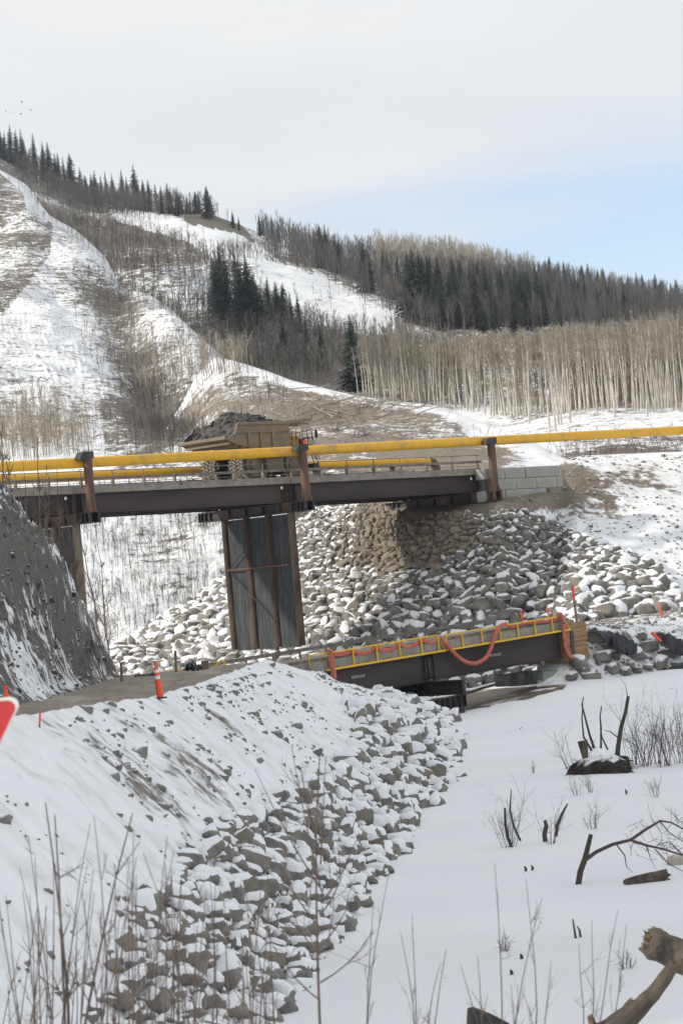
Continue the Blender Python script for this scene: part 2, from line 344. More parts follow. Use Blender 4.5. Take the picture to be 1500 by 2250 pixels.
# soil ridge in the middle
pxC = np.linspace(330, 1420, 260)
C1 = [(330,1010,425),(400,880,450),(440,815,452),(475,785,450),(520,795,442),(600,820,428),(640,836,420),(700,850,410),(760,865,400),(850,880,390),(950,890,380),(1000,905,372),(1060,930,360),(1130,950,350),(1180,975,342),(1240,1007,332),(1420,1040,325)]
C0 = [(x, y+22, d+38) for x, y, d in C1]
C2 = [(330,1060,385),(400,960,400),(470,870,405),(600,880,385),(700,905,370),(850,935,352),(1000,955,342),(1130,985,330),(1240,1020,320),(1420,1050,315)]
C3 = [(330,1120,345),(420,1040,340),(600,1010,330),(1000,1020,315),(1420,1062,306)]
C4 = [(330,1240,306),(480,1190,300),(1420,1140,290)]
WC = rows_px([C0, C1, C2, C3, C4], pxC, 170, 2)
vC = np.linspace(0, 1, 170)[:, None]
WC[..., 2] += fbm(WC/14., 5, 31)*.9*sstep(.24, .34, vC)
X, Y_ = PR(WC)
crest = np.interp(X, [p[0] for p in C1], [p[1] for p in C1])
dd = Y_-crest
soilC = .72+.28*fbm(WC/12., 4, 33)-.75*(1-sstep(4, 24, dd))
soilC -= .38*sstep(960, 1060, X)*(1-sstep(20, 60, dd))+.25*sstep(1080, 1180, X)
soilC -= .10*(1-sstep(430, 600, X))
M_ridge = ground('ridge_soil', (.24, .207, .162), (.175, .15, .12), .5, amp=1.3, sharp=.12, fine=4, bd=.35, detail=10, speck=(1.8, .9))
ridge = grid_mesh('soil_ridge', WC, M_ridge, {'soil': soilC}, kind='structure')
SCs = Sheet(WC, 45)
# river: snow covered ice, one sheet
gx = np.concatenate([np.linspace(-400, -45, 14), np.linspace(-42, 60, 200), np.linspace(64, 400, 14)])
gy = np.concatenate([np.linspace(-60, 15, 8), np.linspace(18, 240, 300), np.linspace(245, 420, 8)])
GX, GY = np.meshgrid(gx, gy)
def ice_z(x, y):
    x = np.asarray(x, float); y = np.asarray(y, float)
    p = np.stack([x/9, y/14, np.zeros_like(x)], -1)
    return -7.8+1.35*sstep(6, 16, x)*sstep(140, 196, y)+.16*fbm(p, 4, 41)+.5*sstep(7, 20, x)*(1-sstep(70, 130, y))
WI = np.stack([GX, GY, ice_z(GX, GY)], -1)
WI[..., 2] = np.where((GY > 231) | (GX < -60), -8.2, WI[..., 2])
M_ice = mat('river_snow', (.80, .815, .845), (.765, .78, .815), .08, .75, .8, stretch=(.5, 1.6, 1), detail=8, bdist=.35, c3=(.715, .72, .745))
river = grid_mesh('river', WI, M_ice, kind='structure')
def on_ice(px, py):
    p = ice_hit(px, py)
    for _ in range(6): p = ice_hit(px, py, float(ice_z(p[0], p[1])))
    return p
# bridge frames
def frame(o, d):
    d = np.asarray(d, float); dh = d/np.linalg.norm(d); wv = np.cross([0, 0, 1.], dh); wv /= np.linalg.norm(wv); up = np.cross(dh, wv)
    m = Matrix.Identity(4)
    for i in range(3): m[i][0] = dh[i]; m[i][1] = wv[i]; m[i][2] = up[i]; m[i][3] = o[i]
    return m, np.stack([dh, wv, up], 1), np.asarray(o)
yaw = math.radians(43)
udir = np.array([math.cos(yaw), math.sin(yaw), .0115*.5])
UM, UR, UO = frame(U(668, 1050, 230)-1.4*udir, udir)
LE0, LE1 = U(715, 1473, 180), U(1257, 1382, 200)
LM, LR, LO = frame(LE0, LE1-LE0)
def UB(s, w_, h): return UO+UR@np.array([s, w_, h], float)
def LB(s, w_, h): return LO+LR@np.array([s, w_, h], float)
# near bank: parametrised along the depth axis
Yb = np.linspace(28, 189.5, 360)
def rowY(pts):
    P3 = np.array([U(*p) if len(p) == 3 else p[0] for p in pts]); o = np.argsort(P3[:, 1]); P3 = P3[o]
    x = np.interp(Yb, P3[:, 1], P3[:, 0]); z = np.interp(Yb, P3[:, 1], P3[:, 2]); k = np.ones(9)/9
    x = np.convolve(np.pad(x, 4, 'edge'), k, 'valid'); z = np.convolve(np.pad(z, 4, 'edge'), k, 'valid')
    return np.stack([x, Yb, z], -1)
near_e = [(-1300,1840,28),(-420,1690,45),(0,1606,60),(350,1546,82),(450,1516,100),(560,1484,122),(640,1474,150),(712,1476,180),(740,1495,186),(800,1530,190)]
berm_e = [(-1250,1835,28),(-400,1680,45),(0,1592,58.5),(100,1579,64),(200,1557,71),(350,1539,80.5),(450,1506,98),(545,1470,118),(588,1452,130),(630,1462,146),(700,1487,166),(760,1512,178),(830,1540,188)]
toe_px = [(600,2330),(625,2250),(660,2150),(735,2060),(800,1960),(850,1890),(905,1820),(940,1760),(978,1700),(994,1640),(985,1600),(962,1576)]
toe = [(ice_hit(x, y, -7.85),) for x, y in toe_px]
toe = [(np.array([-9., 28, -7.85]),)]+toe+[(np.array([5.6, 191, -7.85]),)]
rN, rB, rT = rowY(near_e), rowY(berm_e), rowY(toe)
rm1 = rB*.62+rT*.38; rm1[:, 2] += .25; rm2 = rB*.30+rT*.70; rm2[:, 2] += .15
rU = rT.copy(); rU[:, 0] += 2.5; rU[:, 2] = -8.6
WN = loft(np.array([rN, rB, rm1, rm2, rT, rU]), 130)
vN = np.linspace(0, 5, 130)[:, None]*np.ones((1, 360))
WN[..., 2] += sstep(1.05, 1.5, vN)*(.22*fbm(WN/2.6, 4, 51)+.07*fbm(WN/.7, 3, 52))+.05*fbm(WN/.8, 3, 53)
soilN = .10+.30*fbm(WN/4., 4, 54)+.22*np.exp(-((vN-1.7)/.6)**2)*(.5+.9*vnoise(WN/5., 55))+.30*np.exp(-((vN-.2)/.5)**2)
M_bank = ground('bank_snow', (.12, .105, .085), (.20, .175, .145), 1.7, amp=1.5, sharp=.16, detail=10, fine=3, bd=.06, dirt=.2, bmp=.4)
bank = grid_mesh('river_bank', WN, M_bank, {'soil': soilN}, kind='structure')
SN = Sheet(WN)
# haul road on the near bank
far_e = [(-1300,1720,40),(-420,1620,58),(0,1552,76),(130,1532,95),(260,1503,118),(400,1479,140),(520,1465,162)]
rF = rowY(far_e+[(LB(0, 5.2, .72),)])
endw = sstep(176, 186, Yb)[:, None]
rNn = rN.copy()
WR = loft(np.array([rNn-np.array([0, 0, .02]), rN*.55+rF*.45, rF, rF+np.array([-4., 3, .0])]), 50)
WR[..., 2] += .10*fbm(WR/1.5, 4, 61)*np.sin(np.linspace(0, math.pi, 50))[:, None]+.0
vr = np.linspace(0, 1, 50)[:, None]
WR[..., 2] -= .12*np.exp(-((vr-.22)/.05)**2)+.12*np.exp(-((vr-.5)/.05)**2)
keep = Yb < 181.5
WR = WR[:, keep]
M_road = mat('gravel_road', (.27, .23, .185), (.185, .16, .13), 1.3, .95, .6, stretch=(1.5, .25, 1), detail=9, bdist=.08, c3=(.31, .275, .235))
grid_mesh('road', WR, M_road, kind='structure')
# dark cut slope on the left, going on unseen out of the frame, raised there to shade the foreground
pxH = np.concatenate([np.linspace(-6000, -420, 70), np.linspace(-410, 262, 260)])
H0 = [(-6000,2600,28),(-2400,1900,45),(-420,1655,52),(0,1560,73),(100,1540,88),(200,1515,112),(245,1497,134),(262,1492,138)]
H1 = [(-6000,-500,34),(-2400,700,54),(-420,1500,62),(0,1490,80),(100,1495,95),(170,1490,115),(238,1486,136),(262,1492,141)]
H2 = [(-6000,-4500,52),(-2400,-900,76),(-420,1190,80),(0,1310,95),(100,1370,108),(180,1435,126),(236,1462,141),(262,1492,144)]
H3 = [(-6000,-6500,84),(-2400,-1500,138),(-420,800,112),(0,1093,116),(50,1130,120),(100,1192,126),(150,1272,132),(190,1342,139),(220,1402,144),(240,1450,147),(262,1492,148)]
H4 = [(-6000,-4000,125),(-2400,300,188),(-420,1000,172),(0,1250,170),(100,1330,168),(190,1420,164),(240,1480,158),(262,1494,152)]
WH = rows_px([H0, H1, H2, H3, H4], pxH, 170, 2)
vh = np.linspace(0, 4, 170)[:, None]*np.ones((1, len(pxH)))
WH[..., 2] += sstep(.9, 1.4, vh)*(.75*fbm(WH/np.array([3., 5, 3]), 5, 71)+.38*fbm(WH/1.1, 3, 72))
WH[..., 2] += sstep(.05, .3, vh)*.06*fbm(WH/.6, 3, 73)
stk = fbm(np.stack([WH[..., 0]*.35+WH[..., 2]*.35, WH[..., 1]*.10, WH[..., 2]*.12], -1), 4, 74)
soilH = .74+.30*stk-.24*np.exp(-((vh-.75)/.35)**2)-.12*sstep(2.3, 2.9, vh)+.35*sstep(1.4, 1.7, vh)*(1-sstep(2.4, 2.9, vh))*.3
M_cut = ground('cut_slope', (.06, .056, .05), (.125, .115, .10), 2.0, stretch=(1.3, .7, .55), amp=2.3, sharp=.12, detail=8, fine=4, bd=.15, bmp=.7, dirt=.25)
cut = grid_mesh('cut_slope', WH, M_cut, {'soil': soilH}, kind='structure')
SH = Sheet(WH)
# foreground bank below the camera
gx2 = np.linspace(-40, 40, 90); gy2 = np.linspace(-12, 47.5, 70); G2, Y2 = np.meshgrid(gx2, gy2)
z2 = -1.75+(Y2-2)*(-6.25/45.); z2 = np.where(Y2 < 2, -1.75, z2)+.12*fbm(np.stack([G2/2, Y2/2, G2*0], -1), 4, 81)
WG = np.stack([G2, Y2, z2], -1)
grid_mesh('foreground_bank', WG, M_bank, {'soil': .12+.3*fbm(WG/3, 3, 82)}, kind='structure')
def fg_z(y): return -1.75+(y-2)*(-6.25/45.)
# far bank with the bridge abutment fill
pxE = np.linspace(120, 1750, 420)
E1 = [(120,1510,262),(235,1446,264),(350,1380,268),(500,1278,270),(600,1198,268),(700,1124,262),(760,1114,258),(850,1114,252.5),(1000,1108,246),(1090,1100,242.5),(1150,1087,246),(1205,1066,251),(1232,1022,262),(1270,1008,264),(1400,1002,268),(1500,998,270),(1750,988,274)]
E0 = [(x, y+8, d+26) for x, y, d in E1]
tz = lambda x, Yt, z=-8.1: (x, float(PR(np.array([(x-750)/F*Yt, Yt, z]))[1]), Yt)
E3 = [tz(120,233), tz(235,233), tz(700,231), tz(1000,229), tz(1150,228), (1225,1440,226), (1262,1368,222), (1400,1352,225), (1500,1332,230), (1750,1310,236)]
e1, e3 = np.array(E1, float), np.array(E3, float); xs = np.unique(np.r_[e1[:, 0], e3[:, 0]])
mixr = lambda f, sag: [(x, np.interp(x, e1[:, 0], e1[:, 1])*(1-f)+np.interp(x, e3[:, 0], e3[:, 1])*f+sag, np.interp(x, e1[:, 0], e1[:, 2])*(1-f)+np.interp(x, e3[:, 0], e3[:, 2])*f) for x in xs]
E4 = [(x, y+12, d-3) for x, y, d in E3]
WE = rows_px([E0, E1, mixr(.35, 0), mixr(.7, 0), E3, E4], pxE, 220, 2)
vE = np.linspace(0, 5, 220)[:, None]*np.ones((1, len(pxE)))
X, Y_ = PR(WE)
WE[..., 2] += (sstep(1.0, 1.3, vE))*(.35*fbm(WE/6., 4, 91)+.10*fbm(WE/1.5, 3, 92))
rip_poly = [(80,1530),(240,1425),(400,1335),(500,1262),(600,1182),(690,1112),(830,1100),(860,1120),(900,1150),(960,1128),(1060,1135),(1130,1118),(1210,1150),(1310,1190),(1400,1225),(1445,1250),(1490,1320),(1500,1345),(1260,1372),(1240,1450),(1200,1560),(80,1620)]
snowfill = sstep(1060, 1180, X)*(1-sstep(0, 1, inpoly(X, Y_, rip_poly).astype(float)))
soilE = .95-.72*snowfill+.30*fbm(WE/4., 5, 93)
dirtpatch = np.exp(-(((X-1215)/65)**2+((Y_-1062)/42)**2))+np.exp(-(((X-1110)/90)**2+((Y_-1112)/22)**2))+.30*np.exp(-(((X-1330)/130)**2+((Y_-1055)/40)**2))
soilE += dirtpatch*1.0
soilE = np.where(X < 480, soilE-.35, soilE)
M_fill = ground('fill_snow', (.15, .13, .105), (.21, .18, .14), 1.1, amp=1.5, sharp=.14, detail=10, fine=3, bd=.12, bmp=.4, dirt=.1)
fill = grid_mesh('embankment', WE, M_fill, {'soil': soilE}, kind='structure')
SE = Sheet(WE, 40)
# bench road and slope at the right end of the lower bridge
pxK = np.linspace(1180, 1750, 160)
K0 = [(1180,1420,226),(1225,1395,225),(1262,1366,224),(1400,1350,227),(1500,1330,232),(1750,1308,238)]
K1 = [(1180,1440,203),(1245,1392,204),(1350,1381,206),(1500,1362,212),(1750,1340,218)]
kx = [1180,1240,1350,1500,1750]; ky = [1506,1494,1484,1475,1462]; kY = [197.5,198,200.5,204.5,210]
K3 = list(zip(kx, ky, kY)); K2 = [(x, np.interp(x, [q[0] for q in K1], [q[1] for q in K1])*.5+y*.5, np.interp(x, [q[0] for q in K1], [q[2] for q in K1])*.5+d*.5-.4) for x, y, d in K3]
K4 = [(x, y+22, d-1.0) for x, y, d in K3]
WK = rows_px([K0, K1, K2, K3, K4], pxK, 90, 3)
WK[..., 2] += .12*fbm(WK/1.2, 4, 101)
vk = np.linspace(0, 4, 90)[:, None]*np.ones((1, 160))
soilK = .26+.35*fbm(WK/2., 4, 102)+.4*np.exp(-((vk-.3)/.35)**2)
grid_mesh('bench_road', WK, M_bank, {'soil': soilK}, kind='structure')
SK = Sheet(WK)
# meltwater patch below the lower bridge
px_, py_ = np.meshgrid(np.linspace(0, 1, 30), np.linspace(0, 1, 12))
mp = []
for v in np.linspace(0, 1, 12):
    r = []
    for u in np.linspace(0, 1, 34):
        xx = 1010+u*225+(1-v)*10; yy = np.interp(u, [0, .3, .7, 1], [1560, 1556, 1540, 1520])*v+np.interp(u, [0, .4, 1], [1520, 1514, 1506])*(1-v)
        p = on_ice(xx, yy+2*math.sin(u*23)*v); r.append(p+np.array([0, 0, .07]))
    mp.append(r)
MW = np.array(mp)
M_melt = ground('muddy_ice', (.13, .095, .06), (.20, .16, .11), .45, stretch=(1, .5, 1), amp=1.6, sharp=.1, fine=3, bd=.03, bmp=.1, snow=(.55, .52, .47), rough=.35)
grid_mesh('meltwater', MW, M_melt, {'soil': np.full(MW.shape[:2], .62)}, kind='structure')
# ------------------------------------------------------------------ riprap stones
def ico(n):
    bm = bmesh.new(); bmesh.ops.create_icosphere(bm, subdivisions=n, radius=1); bm.verts.index_update()
    v = np.array([q.co[:] for q in bm.verts]); f = np.array([[q.index for q in t.verts] for t in bm.faces]); bm.free(); return v/np.linalg.norm(v, axis=1)[:, None], f
ICO = ico(3); ICO2 = ico(2)
def stone_proto(i, cap, lod=0):
    # a block cut by random planes, edges slightly worn; snow lies as a soft shell on top
    r = np.random.default_rng(200+i); d, f = ICO2 if lod else ICO
    n = r.normal(size=(8, 3)); n /= np.linalg.norm(n, axis=1)[:, None]; n = np.concatenate([n, np.eye(3), -np.eye(3)]); h = r.uniform(.58, 1.08, len(n))
    q = (np.maximum(d@n.T, 0)/h)**34; rad = q.sum(1)**(-1/34.)
    rad *= 1+.05*fbm(d*2.6+i*7, 3, 5)
    v = d*rad[:, None]*np.array([.60, .44, .37])*r.uniform(.9, 1.1, 3)
    b = MB(); b.add(v, f.tolist(), 0)
    if cap > 0:
        th = .56 if cap > .1 else .64; t = d[:, 2]+.30*fbm(d*1.7+i*3, 2, 9); k = np.clip((t-th)/.30, 0, 1); on = t > th
        c = v*(1+.012); c[:, 2] += cap*(k*k*(3-2*k)); c[:, :2] *= 1+.05*np.sin(np.pi*k)[:, None]
        c[~on] = v[~on]*.95; b.add(c, f[on[f].any(1)].tolist(), 1)
    return b
def protos(n, cap, mats, nm, lod=0):
    out = []
    for i in range(n):
        b = stone_proto(i, cap, lod); me = b.mesh(nm, mats)
        me.polygons.foreach_set('use_smooth', [True]*len(b.m))
        v = np.concatenate(b.v); fa = np.array(b.f); us, inv = np.unique(fa, return_inverse=True); out.append((me, v[us], inv.reshape(fa.shape), np.array(b.m)))
    return out
P_near = protos(12, .105, [M_rock, M_snow], 'stone_near')
P_far = protos(12, .0, [M_rockd, M_snow], 'stone_far')
P_farc = protos(12, .06, [M_rock, M_snow], 'stone_far_capped')
P_bare = protos(12, 0, [M_rockbare, M_snow], 'stone_bare')
P_dark = protos(12, 0, [M_rubble, M_snow], 'stone_dark', 1); P_clod = protos(12, 0, [M_rockd, M_snow], 'clod', 1)
def scatter(W, n, accept, size, seed, sep=.62):
    r = np.random.default_rng(seed); nv, nu = W.shape[:2]
    e1 = np.linalg.norm(np.cross(W[1:, :-1]-W[:-1, :-1], W[:-1, 1:]-W[:-1, :-1]), axis=-1).ravel()
    c = np.cumsum(e1); k = np.searchsorted(c, r.random(n)*c[-1]); i, j = k//(nu-1), k % (nu-1)
    a, b = r.random((2, n, 1))
    p = W[i, j]*(1-a)*(1-b)+W[i+1, j]*a*(1-b)+W[i, j+1]*(1-a)*b+W[i+1, j+1]*a*b
    q = accept(p); p = p[q]; s = size(p, r); o = np.argsort(-s); p, s = p[o], s[o]
    keepP = np.zeros((0, 3)); keepS = np.zeros(0)
    cell = {}; cs = float(s.max())*1.1; res = []
    for t in range(len(p)):
        key = tuple(np.floor(p[t]/cs).astype(int)); ok = True
        for dx in (-1, 0, 1):
            for dy in (-1, 0, 1):
                for dz in (-1, 0, 1):
                    for u in cell.get((key[0]+dx, key[1]+dy, key[2]+dz), ()):
                        if np.sum((p[u]-p[t])**2) < (sep*.5*(s[u]+s[t]))**2: ok = False; break
                    if not ok: break
                if not ok: break
            if not ok: break
        if ok: cell.setdefault(key, []).append(t); res.append(t)
    return p[res], s[res]
def euler(rx, ry, rz):
    return np.array(Matrix.Rotation(rz, 3, 'Z')@Matrix.Rotation(ry, 3, 'Y')@Matrix.Rotation(rx, 3, 'X'))
def place_stones(p, s, pick, parent, seed, nind, tilt=.3, sink=.10, name='stone'):
    r = np.random.default_rng(seed); X, Yp = PR(p); inv = (X > -20) & (X < 1520) & (Yp < 2270) & (Yp > 900)
    rank = np.argsort(-(s/p[:, 1]*inv)); ind = set(rank[:nind].tolist())
    mv, mf, mm, n = [], [], [], 0; mats = None
    for t in range(len(p)):
        me, v, f, m = pick(p[t], r); sc = s[t]*r.uniform(.85, 1.15, 3)*np.array([1, 1, r.uniform(.8, 1.25)])
        eu = (r.normal()*tilt, r.normal()*tilt, r.uniform(0, 6.28)); loc = p[t]+np.array([0, 0, s[t]*sink])
        if t in ind:
            o = link(name, me, parent); o.location = loc; o.rotation_euler = eu; o.scale = sc
        else:
            R = euler(*eu); mv.append((v*sc)@R.T+loc); mf.append(f+n); base = MATIDX[me.materials[0].name]
            mm.append(np.where(m == 0, base, 3)); n += len(v)
    if mv:
        me = bpy.data.meshes.new('loose_stones'); VV = np.concatenate(mv); FF = np.concatenate(mf); mm = np.concatenate(mm)
        me.vertices.add(len(VV)); me.vertices.foreach_set('co', VV.astype(np.float32).ravel()); me.loops.add(FF.size); me.loops.foreach_set('vertex_index', FF.astype(np.int32).ravel())
        me.polygons.add(len(FF)); me.polygons.foreach_set('loop_start', np.arange(0, FF.size, 3, dtype=np.int32)); me.polygons.foreach_set('loop_total', np.full(len(FF), 3, np.int32)); me.update(calc_edges=True); pass
        for q in (M_rock, M_rockd, M_rockbare, M_snow, M_rubble): me.materials.append(q)
        me.polygons.foreach_set('material_index', mm.astype(np.int32)); me.polygons.foreach_set('use_smooth', np.ones(len(mm), bool))
        link('loose_stones', me, parent, kind='stuff')
MATIDX = {'rock': 0, 'rock_dusted': 1, 'rock_bare': 2, 'rubble': 4}
# near bank riprap: lower half of the slope
bnd = np.array([(860,1532),(780,1562),(800,1640),(760,1690),(690,1708),(620,1755),(480,1825),(400,1900),(300,2010),(240,2110),(200,2260)], float)
near_poly = [(880,1515)]+[tuple(q) for q in bnd]+[(200,2500),(600,2500),(635,2255),(672,2160),(750,2060),(805,1965),(862,1890),(915,1820),(950,1760),(988,1700),(1002,1640),(985,1588)]
def acc_near(p):
    X, Yp = PR(p); j = 14*vnoise(p/2.0, 5); return inpoly(X+j*1.5, Yp+j, near_poly)
pn, sn = scatter(WN[20:], 46000, acc_near, lambda p, r: (np.interp(p[:, 1], [45, 70, 120, 180], [.23, .29, .41, .52])*r.lognormal(.02, .48, len(p)).clip(.42, 2.6)), 1, .74)
place_stones(pn, sn, lambda q, r: P_near[r.integers(12)], bank, 2, 290, .24, .13)
# single stones and clods on the snowy part of the bank
def acc_clod(p):
    X, Yp = PR(p); return ~inpoly(X, Yp, near_poly) & (Yp > 1465) & (vnoise(p/3.5, 9) > -.15)
pc, sc_ = scatter(WN[26:95], 2600, acc_clod, lambda p, r: r.lognormal(-2.15, .55, len(p)).clip(.05, .55), 3, 1.2)
place_stones(pc, sc_, lambda q, r: P_clod[r.integers(12)], bank, 4, 60, .4, .02, 'clod')
b_ = on_ice(840, 1560)
for px, py, Yd, s in ((838,1537,183,1.75),(872,1541,183.5,1.0),(545,1570,97,.55),(258,1678,72,.4),(368,1790,70,.42)):
    o = link('boulder' if s > .9 else 'stone', P_farc[3 if s > .9 else 5][0], bank); o.location = U(px, py, Yd); o.scale = (s*1.3, s*.9, s*.95); o.rotation_euler = (0, 0, .3)
# far bank riprap
def acc_far(p):
    X, Yp = PR(p); j = 9*vnoise(p/3.0, 5); return inpoly(X+j, Yp+j*.6, rip_poly) & (X > 200)
def bareness(p):
    X, Yp = PR(p); return np.exp(-(((X-(905-(Yp-1150)*.25))/150)**2))*(1-sstep(1190, 1330, Yp))*sstep(620, 720, X)
def size_far(p, r):
    X, Yp = PR(p); b = np.interp(Yp, [1100, 1180, 1260, 1340, 1450], [.40, .44, .56, .74, .80])*np.interp(X, [250, 480, 900, 1250, 1450], [.95, .95, .92, 1.1, 1.35])
    return b*r.lognormal(-.05, .42, len(p)).clip(.4, 2.1)
pf, sf = scatter(WE[40:], 100000, acc_far, size_far, 5, .62)
bf = bareness(pf)
bmap = {tuple(q): b for q, b in zip(pf, bf)}
def pick_far(q, r):
    if bmap[tuple(q)] > r.uniform(.25, .6): return P_bare[r.integers(12)]
    return (P_farc if r.random() < .75 else P_far)[r.integers(12)]
place_stones(pf, sf, pick_far, fill, 6, 290, .35, .12)
# stones of the bench slope at the right end of the lower bridge
benchstones = link('bench_stones_anchor', bpy.data.meshes.new('x')) if False else None
bs = [(1308,1400,1.75),(1268,1462,1.9),(1320,1448,1.3),(1350,1440,1.2),(1300,1490,1.1),(1370,1478,1.0),(1345,1470,1.1),(1395,1440,1.6),(1450,1462,1.4),(1420,1425,1.3),(1440,1415,1.2),(1480,1440,1.3),(1385,1465,.9),(1255,1492,.9),(1400,1476,.9),(1335,1425,1.0),(1365,1415,1.0),(1470,1405,.9),(1410,1400,.8),(1425,1470,.8),(1490,1465,.9),(1285,1478,.8)]
Kobj = bpy.data.objects['bench_road']
for i, (px, py, s) in enumerate(bs):
    o = link('stone', P_farc[i % 12][0], Kobj); o.location = SK.at(px, py)+np.array([0, -.2, .1]); o.scale = (s*1.1, s, s); o.rotation_euler = (.2*math.sin(i), .2*math.cos(i*2), i*1.7)

# clods on the snowy fill and the bench
def acc_fill(p):
    X, Yp = PR(p); return ~inpoly(X, Yp, rip_poly) & (X > 1080) & (X < 1530) & (Yp > 1000) & (vnoise(p/4., 6) > -.05)
pq, sq = scatter(WE[40:], 5200, acc_fill, lambda p, r: r.lognormal(-1.75, .5, len(p)).clip(.09, .8), 8, 1.1)
place_stones(pq, sq, lambda q, r: P_clod[r.integers(12)], fill, 9, 0, .4, .0)
pq, sq = scatter(WK[8:70], 1500, lambda p: (lambda X: (X > 1250) & (X < 1530))(PR(p)[0]), lambda p, r: r.lognormal(-1.7, .5, len(p)).clip(.08, .7), 10, 1.2)
place_stones(pq, sq, lambda q, r: P_clod[r.integers(12)], Kobj, 11, 0, .4, .0)
# rubble on the dark cut slope
pq, sq = scatter(WH[8:130], 9000, lambda p: (lambda X: (X > -60) & (X < 270))(PR(p)[0]), lambda p, r: r.lognormal(-2.2, .5, len(p)).clip(.06, .38), 12, 1.0)
place_stones(pq, sq, lambda q, r: P_dark[r.integers(12)], cut, 13, 0, .4, .0)
# ------------------------------------------------------------------ trees
def spruce_proto(i, H=20., wid=.115):
    r = np.random.default_rng(300+i); tr = MB(); tr.tube([(0, 0, -1), (.05, 0, H*.5), (0, .04, H)], [.22, .15, .02], 6)
    b = MB(); z0 = H*r.uniform(.04, .12); lv = 46; V, Fc, n = [], [], 0
    for k in range(lv):
        t = k/(lv-1.); z = z0+(H-z0)*t**.92; Rr = H*wid*(1-t)**.78*r.uniform(.72, 1.2)+.08
        nb = int(7 if t < .8 else 5); a0 = r.uniform(0, 6.28)
        for j in range(nb):
            a = a0+j*6.283/nb+r.uniform(-.35, .35); ln = Rr*r.uniform(.6, 1.25)
            if r.random() < .08: continue
            d = np.array([math.cos(a), math.sin(a), 0]); sd = np.array([-d[1], d[0], 0])
            droop = r.uniform(.25, .55)
            for q in range(4):                          # sprays along the branch
                f0, f1 = q/4., (q+1.35)/4.
                p0 = d*ln*f0+np.array([0, 0, z-ln*droop*f0**1.3]); p1 = d*ln*min(f1, 1.05)+np.array([0, 0, z-ln*droop*f1**1.3+.05*r.normal()])
                wd = ln*.24*(1-.5*f0)*r.uniform(.7, 1.3)+.06; hang = np.array([0, 0, -wd*r.uniform(.5, 1.1)])
                mid = (p0+p1)/2
                V += [p0, mid+sd*wd+hang, p1, mid-sd*wd+hang, mid+np.array([0, 0, .06])]
                Fc += [(n, n+1, n+4), (n+1, n+2, n+4), (n+2, n+3, n+4), (n+3, n, n+4)]; n += 5
    b.add(np.array(V), Fc); return tr.mesh('spruce_trunk', M_bark), b.mesh('spruce_crown', M_needle)
SPR = [spruce_proto(0), spruce_proto(1, wid=.095), spruce_proto(2, wid=.14), spruce_proto(3, wid=.12), spruce_proto(4, wid=.085)]
def limb(b, p, d, ln, rad, r, depth, n=3, segs=3, curl=.25, up=.15):
    pts = [np.array(p, float)]; d = np.array(d, float)/np.linalg.norm(d)
    for k in range(segs):
        d = d+r.normal(size=3)*curl*.5+np.array([0, 0, up]); d /= np.linalg.norm(d); pts.append(pts[-1]+d*ln/segs)
    b.tube(pts, np.linspace(rad, rad*.4, segs+1), n, cap=False)
    if depth > 0:
        for q in range(r.integers(2, 5)):
            t = r.uniform(.25, .95); k = min(int(t*segs), segs-1); pp = pts[k]+(pts[k+1]-pts[k])*(t*segs-k)
            dd = (pts[k+1]-pts[k]); dd = dd/np.linalg.norm(dd)+r.normal(size=3)*.6
            limb(b, pp, dd, ln*r.uniform(.35, .6), rad*.5, r, depth-1, n, max(2, segs-1), curl, up)
def aspen_proto(i, H=17., lowbr=False):
    r = np.random.default_rng(400+i); tr = MB(); bx, by = r.normal(size=2)*.35
    zs = np.linspace(-.8, H*.97, 9); ph = r.uniform(0, 6)
    pts = np.array([(bx*math.sin(z/H*2.2+ph)-bx*math.sin(ph), by*math.sin(z/H*2.6+ph)-by*math.sin(ph), z) for z in zs])
    tr.tube(pts, np.linspace(.21, .03, 9), 6, cap=False)
    b = MB(); c0 = .30 if lowbr else .52
    for k in range(34):
        t = c0+(1-c0)*r.random()**.8; z = t*H*.96; k0 = np.searchsorted(zs, z)-1; p = pts[k0]+(pts[k0+1]-pts[k0])*((z-zs[k0])/(zs[k0+1]-zs[k0]))
        a = r.uniform(0, 6.283); ln = (1.15-t)*H*.16*r.uniform(.6, 1.4)+.5
        limb(b, p, (math.cos(a), math.sin(a), r.uniform(.5, 1.3)), ln, .05, r, 2, 3, 3, .3, .12)
    for k in range(10):                                 # few dead stubs lower down
        t = r.uniform(.2, c0); z = t*H; k0 = np.searchsorted(zs, z)-1; a = r.uniform(0, 6.283)
        limb(b, pts[k0], (math.cos(a), math.sin(a), .3), r.uniform(.4, 1.2), .03, r, 0, 3, 2)
    return tr.mesh('aspen_trunk', M_aspen), b.mesh('aspen_crown', M_aspcr)
ASP = [aspen_proto(i, lowbr=(i == 5)) for i in range(6)]
def plant(kind, pr, pos, H, H0, label, cat, group, r, lean=.0, rz=None):
    e = empty(kind, pos, label=label, cat=cat, group=group)
    s = H/H0; k_ = (1.75 if label == G2[0] else 1.4) if cat == 'tree' and kind == 'spruce_tree' else 1.0; e.scale = (s*k_*r.uniform(.9, 1.2), s*k_*r.uniform(.9, 1.2), s); e.rotation_euler = (r.normal()*lean, r.normal()*lean, r.uniform(0, 6.28) if rz is None else rz)
    link('trunk', pr[0], e); link('crown', pr[1], e); return e
rt = np.random.default_rng(77)
G1 = ('dark spruce on the skyline ridge at the upper left', 'spruces on the left skyline')
G2 = ('dark spruce in the clump beside the upper snow slide', 'spruces beside the snow slide')
G3 = ('dark spruce in the belt above the pale aspen stand', 'spruce belt above the aspens')
G4 = ('small dark spruce on the skyline at the right', 'spruces on the right skyline')
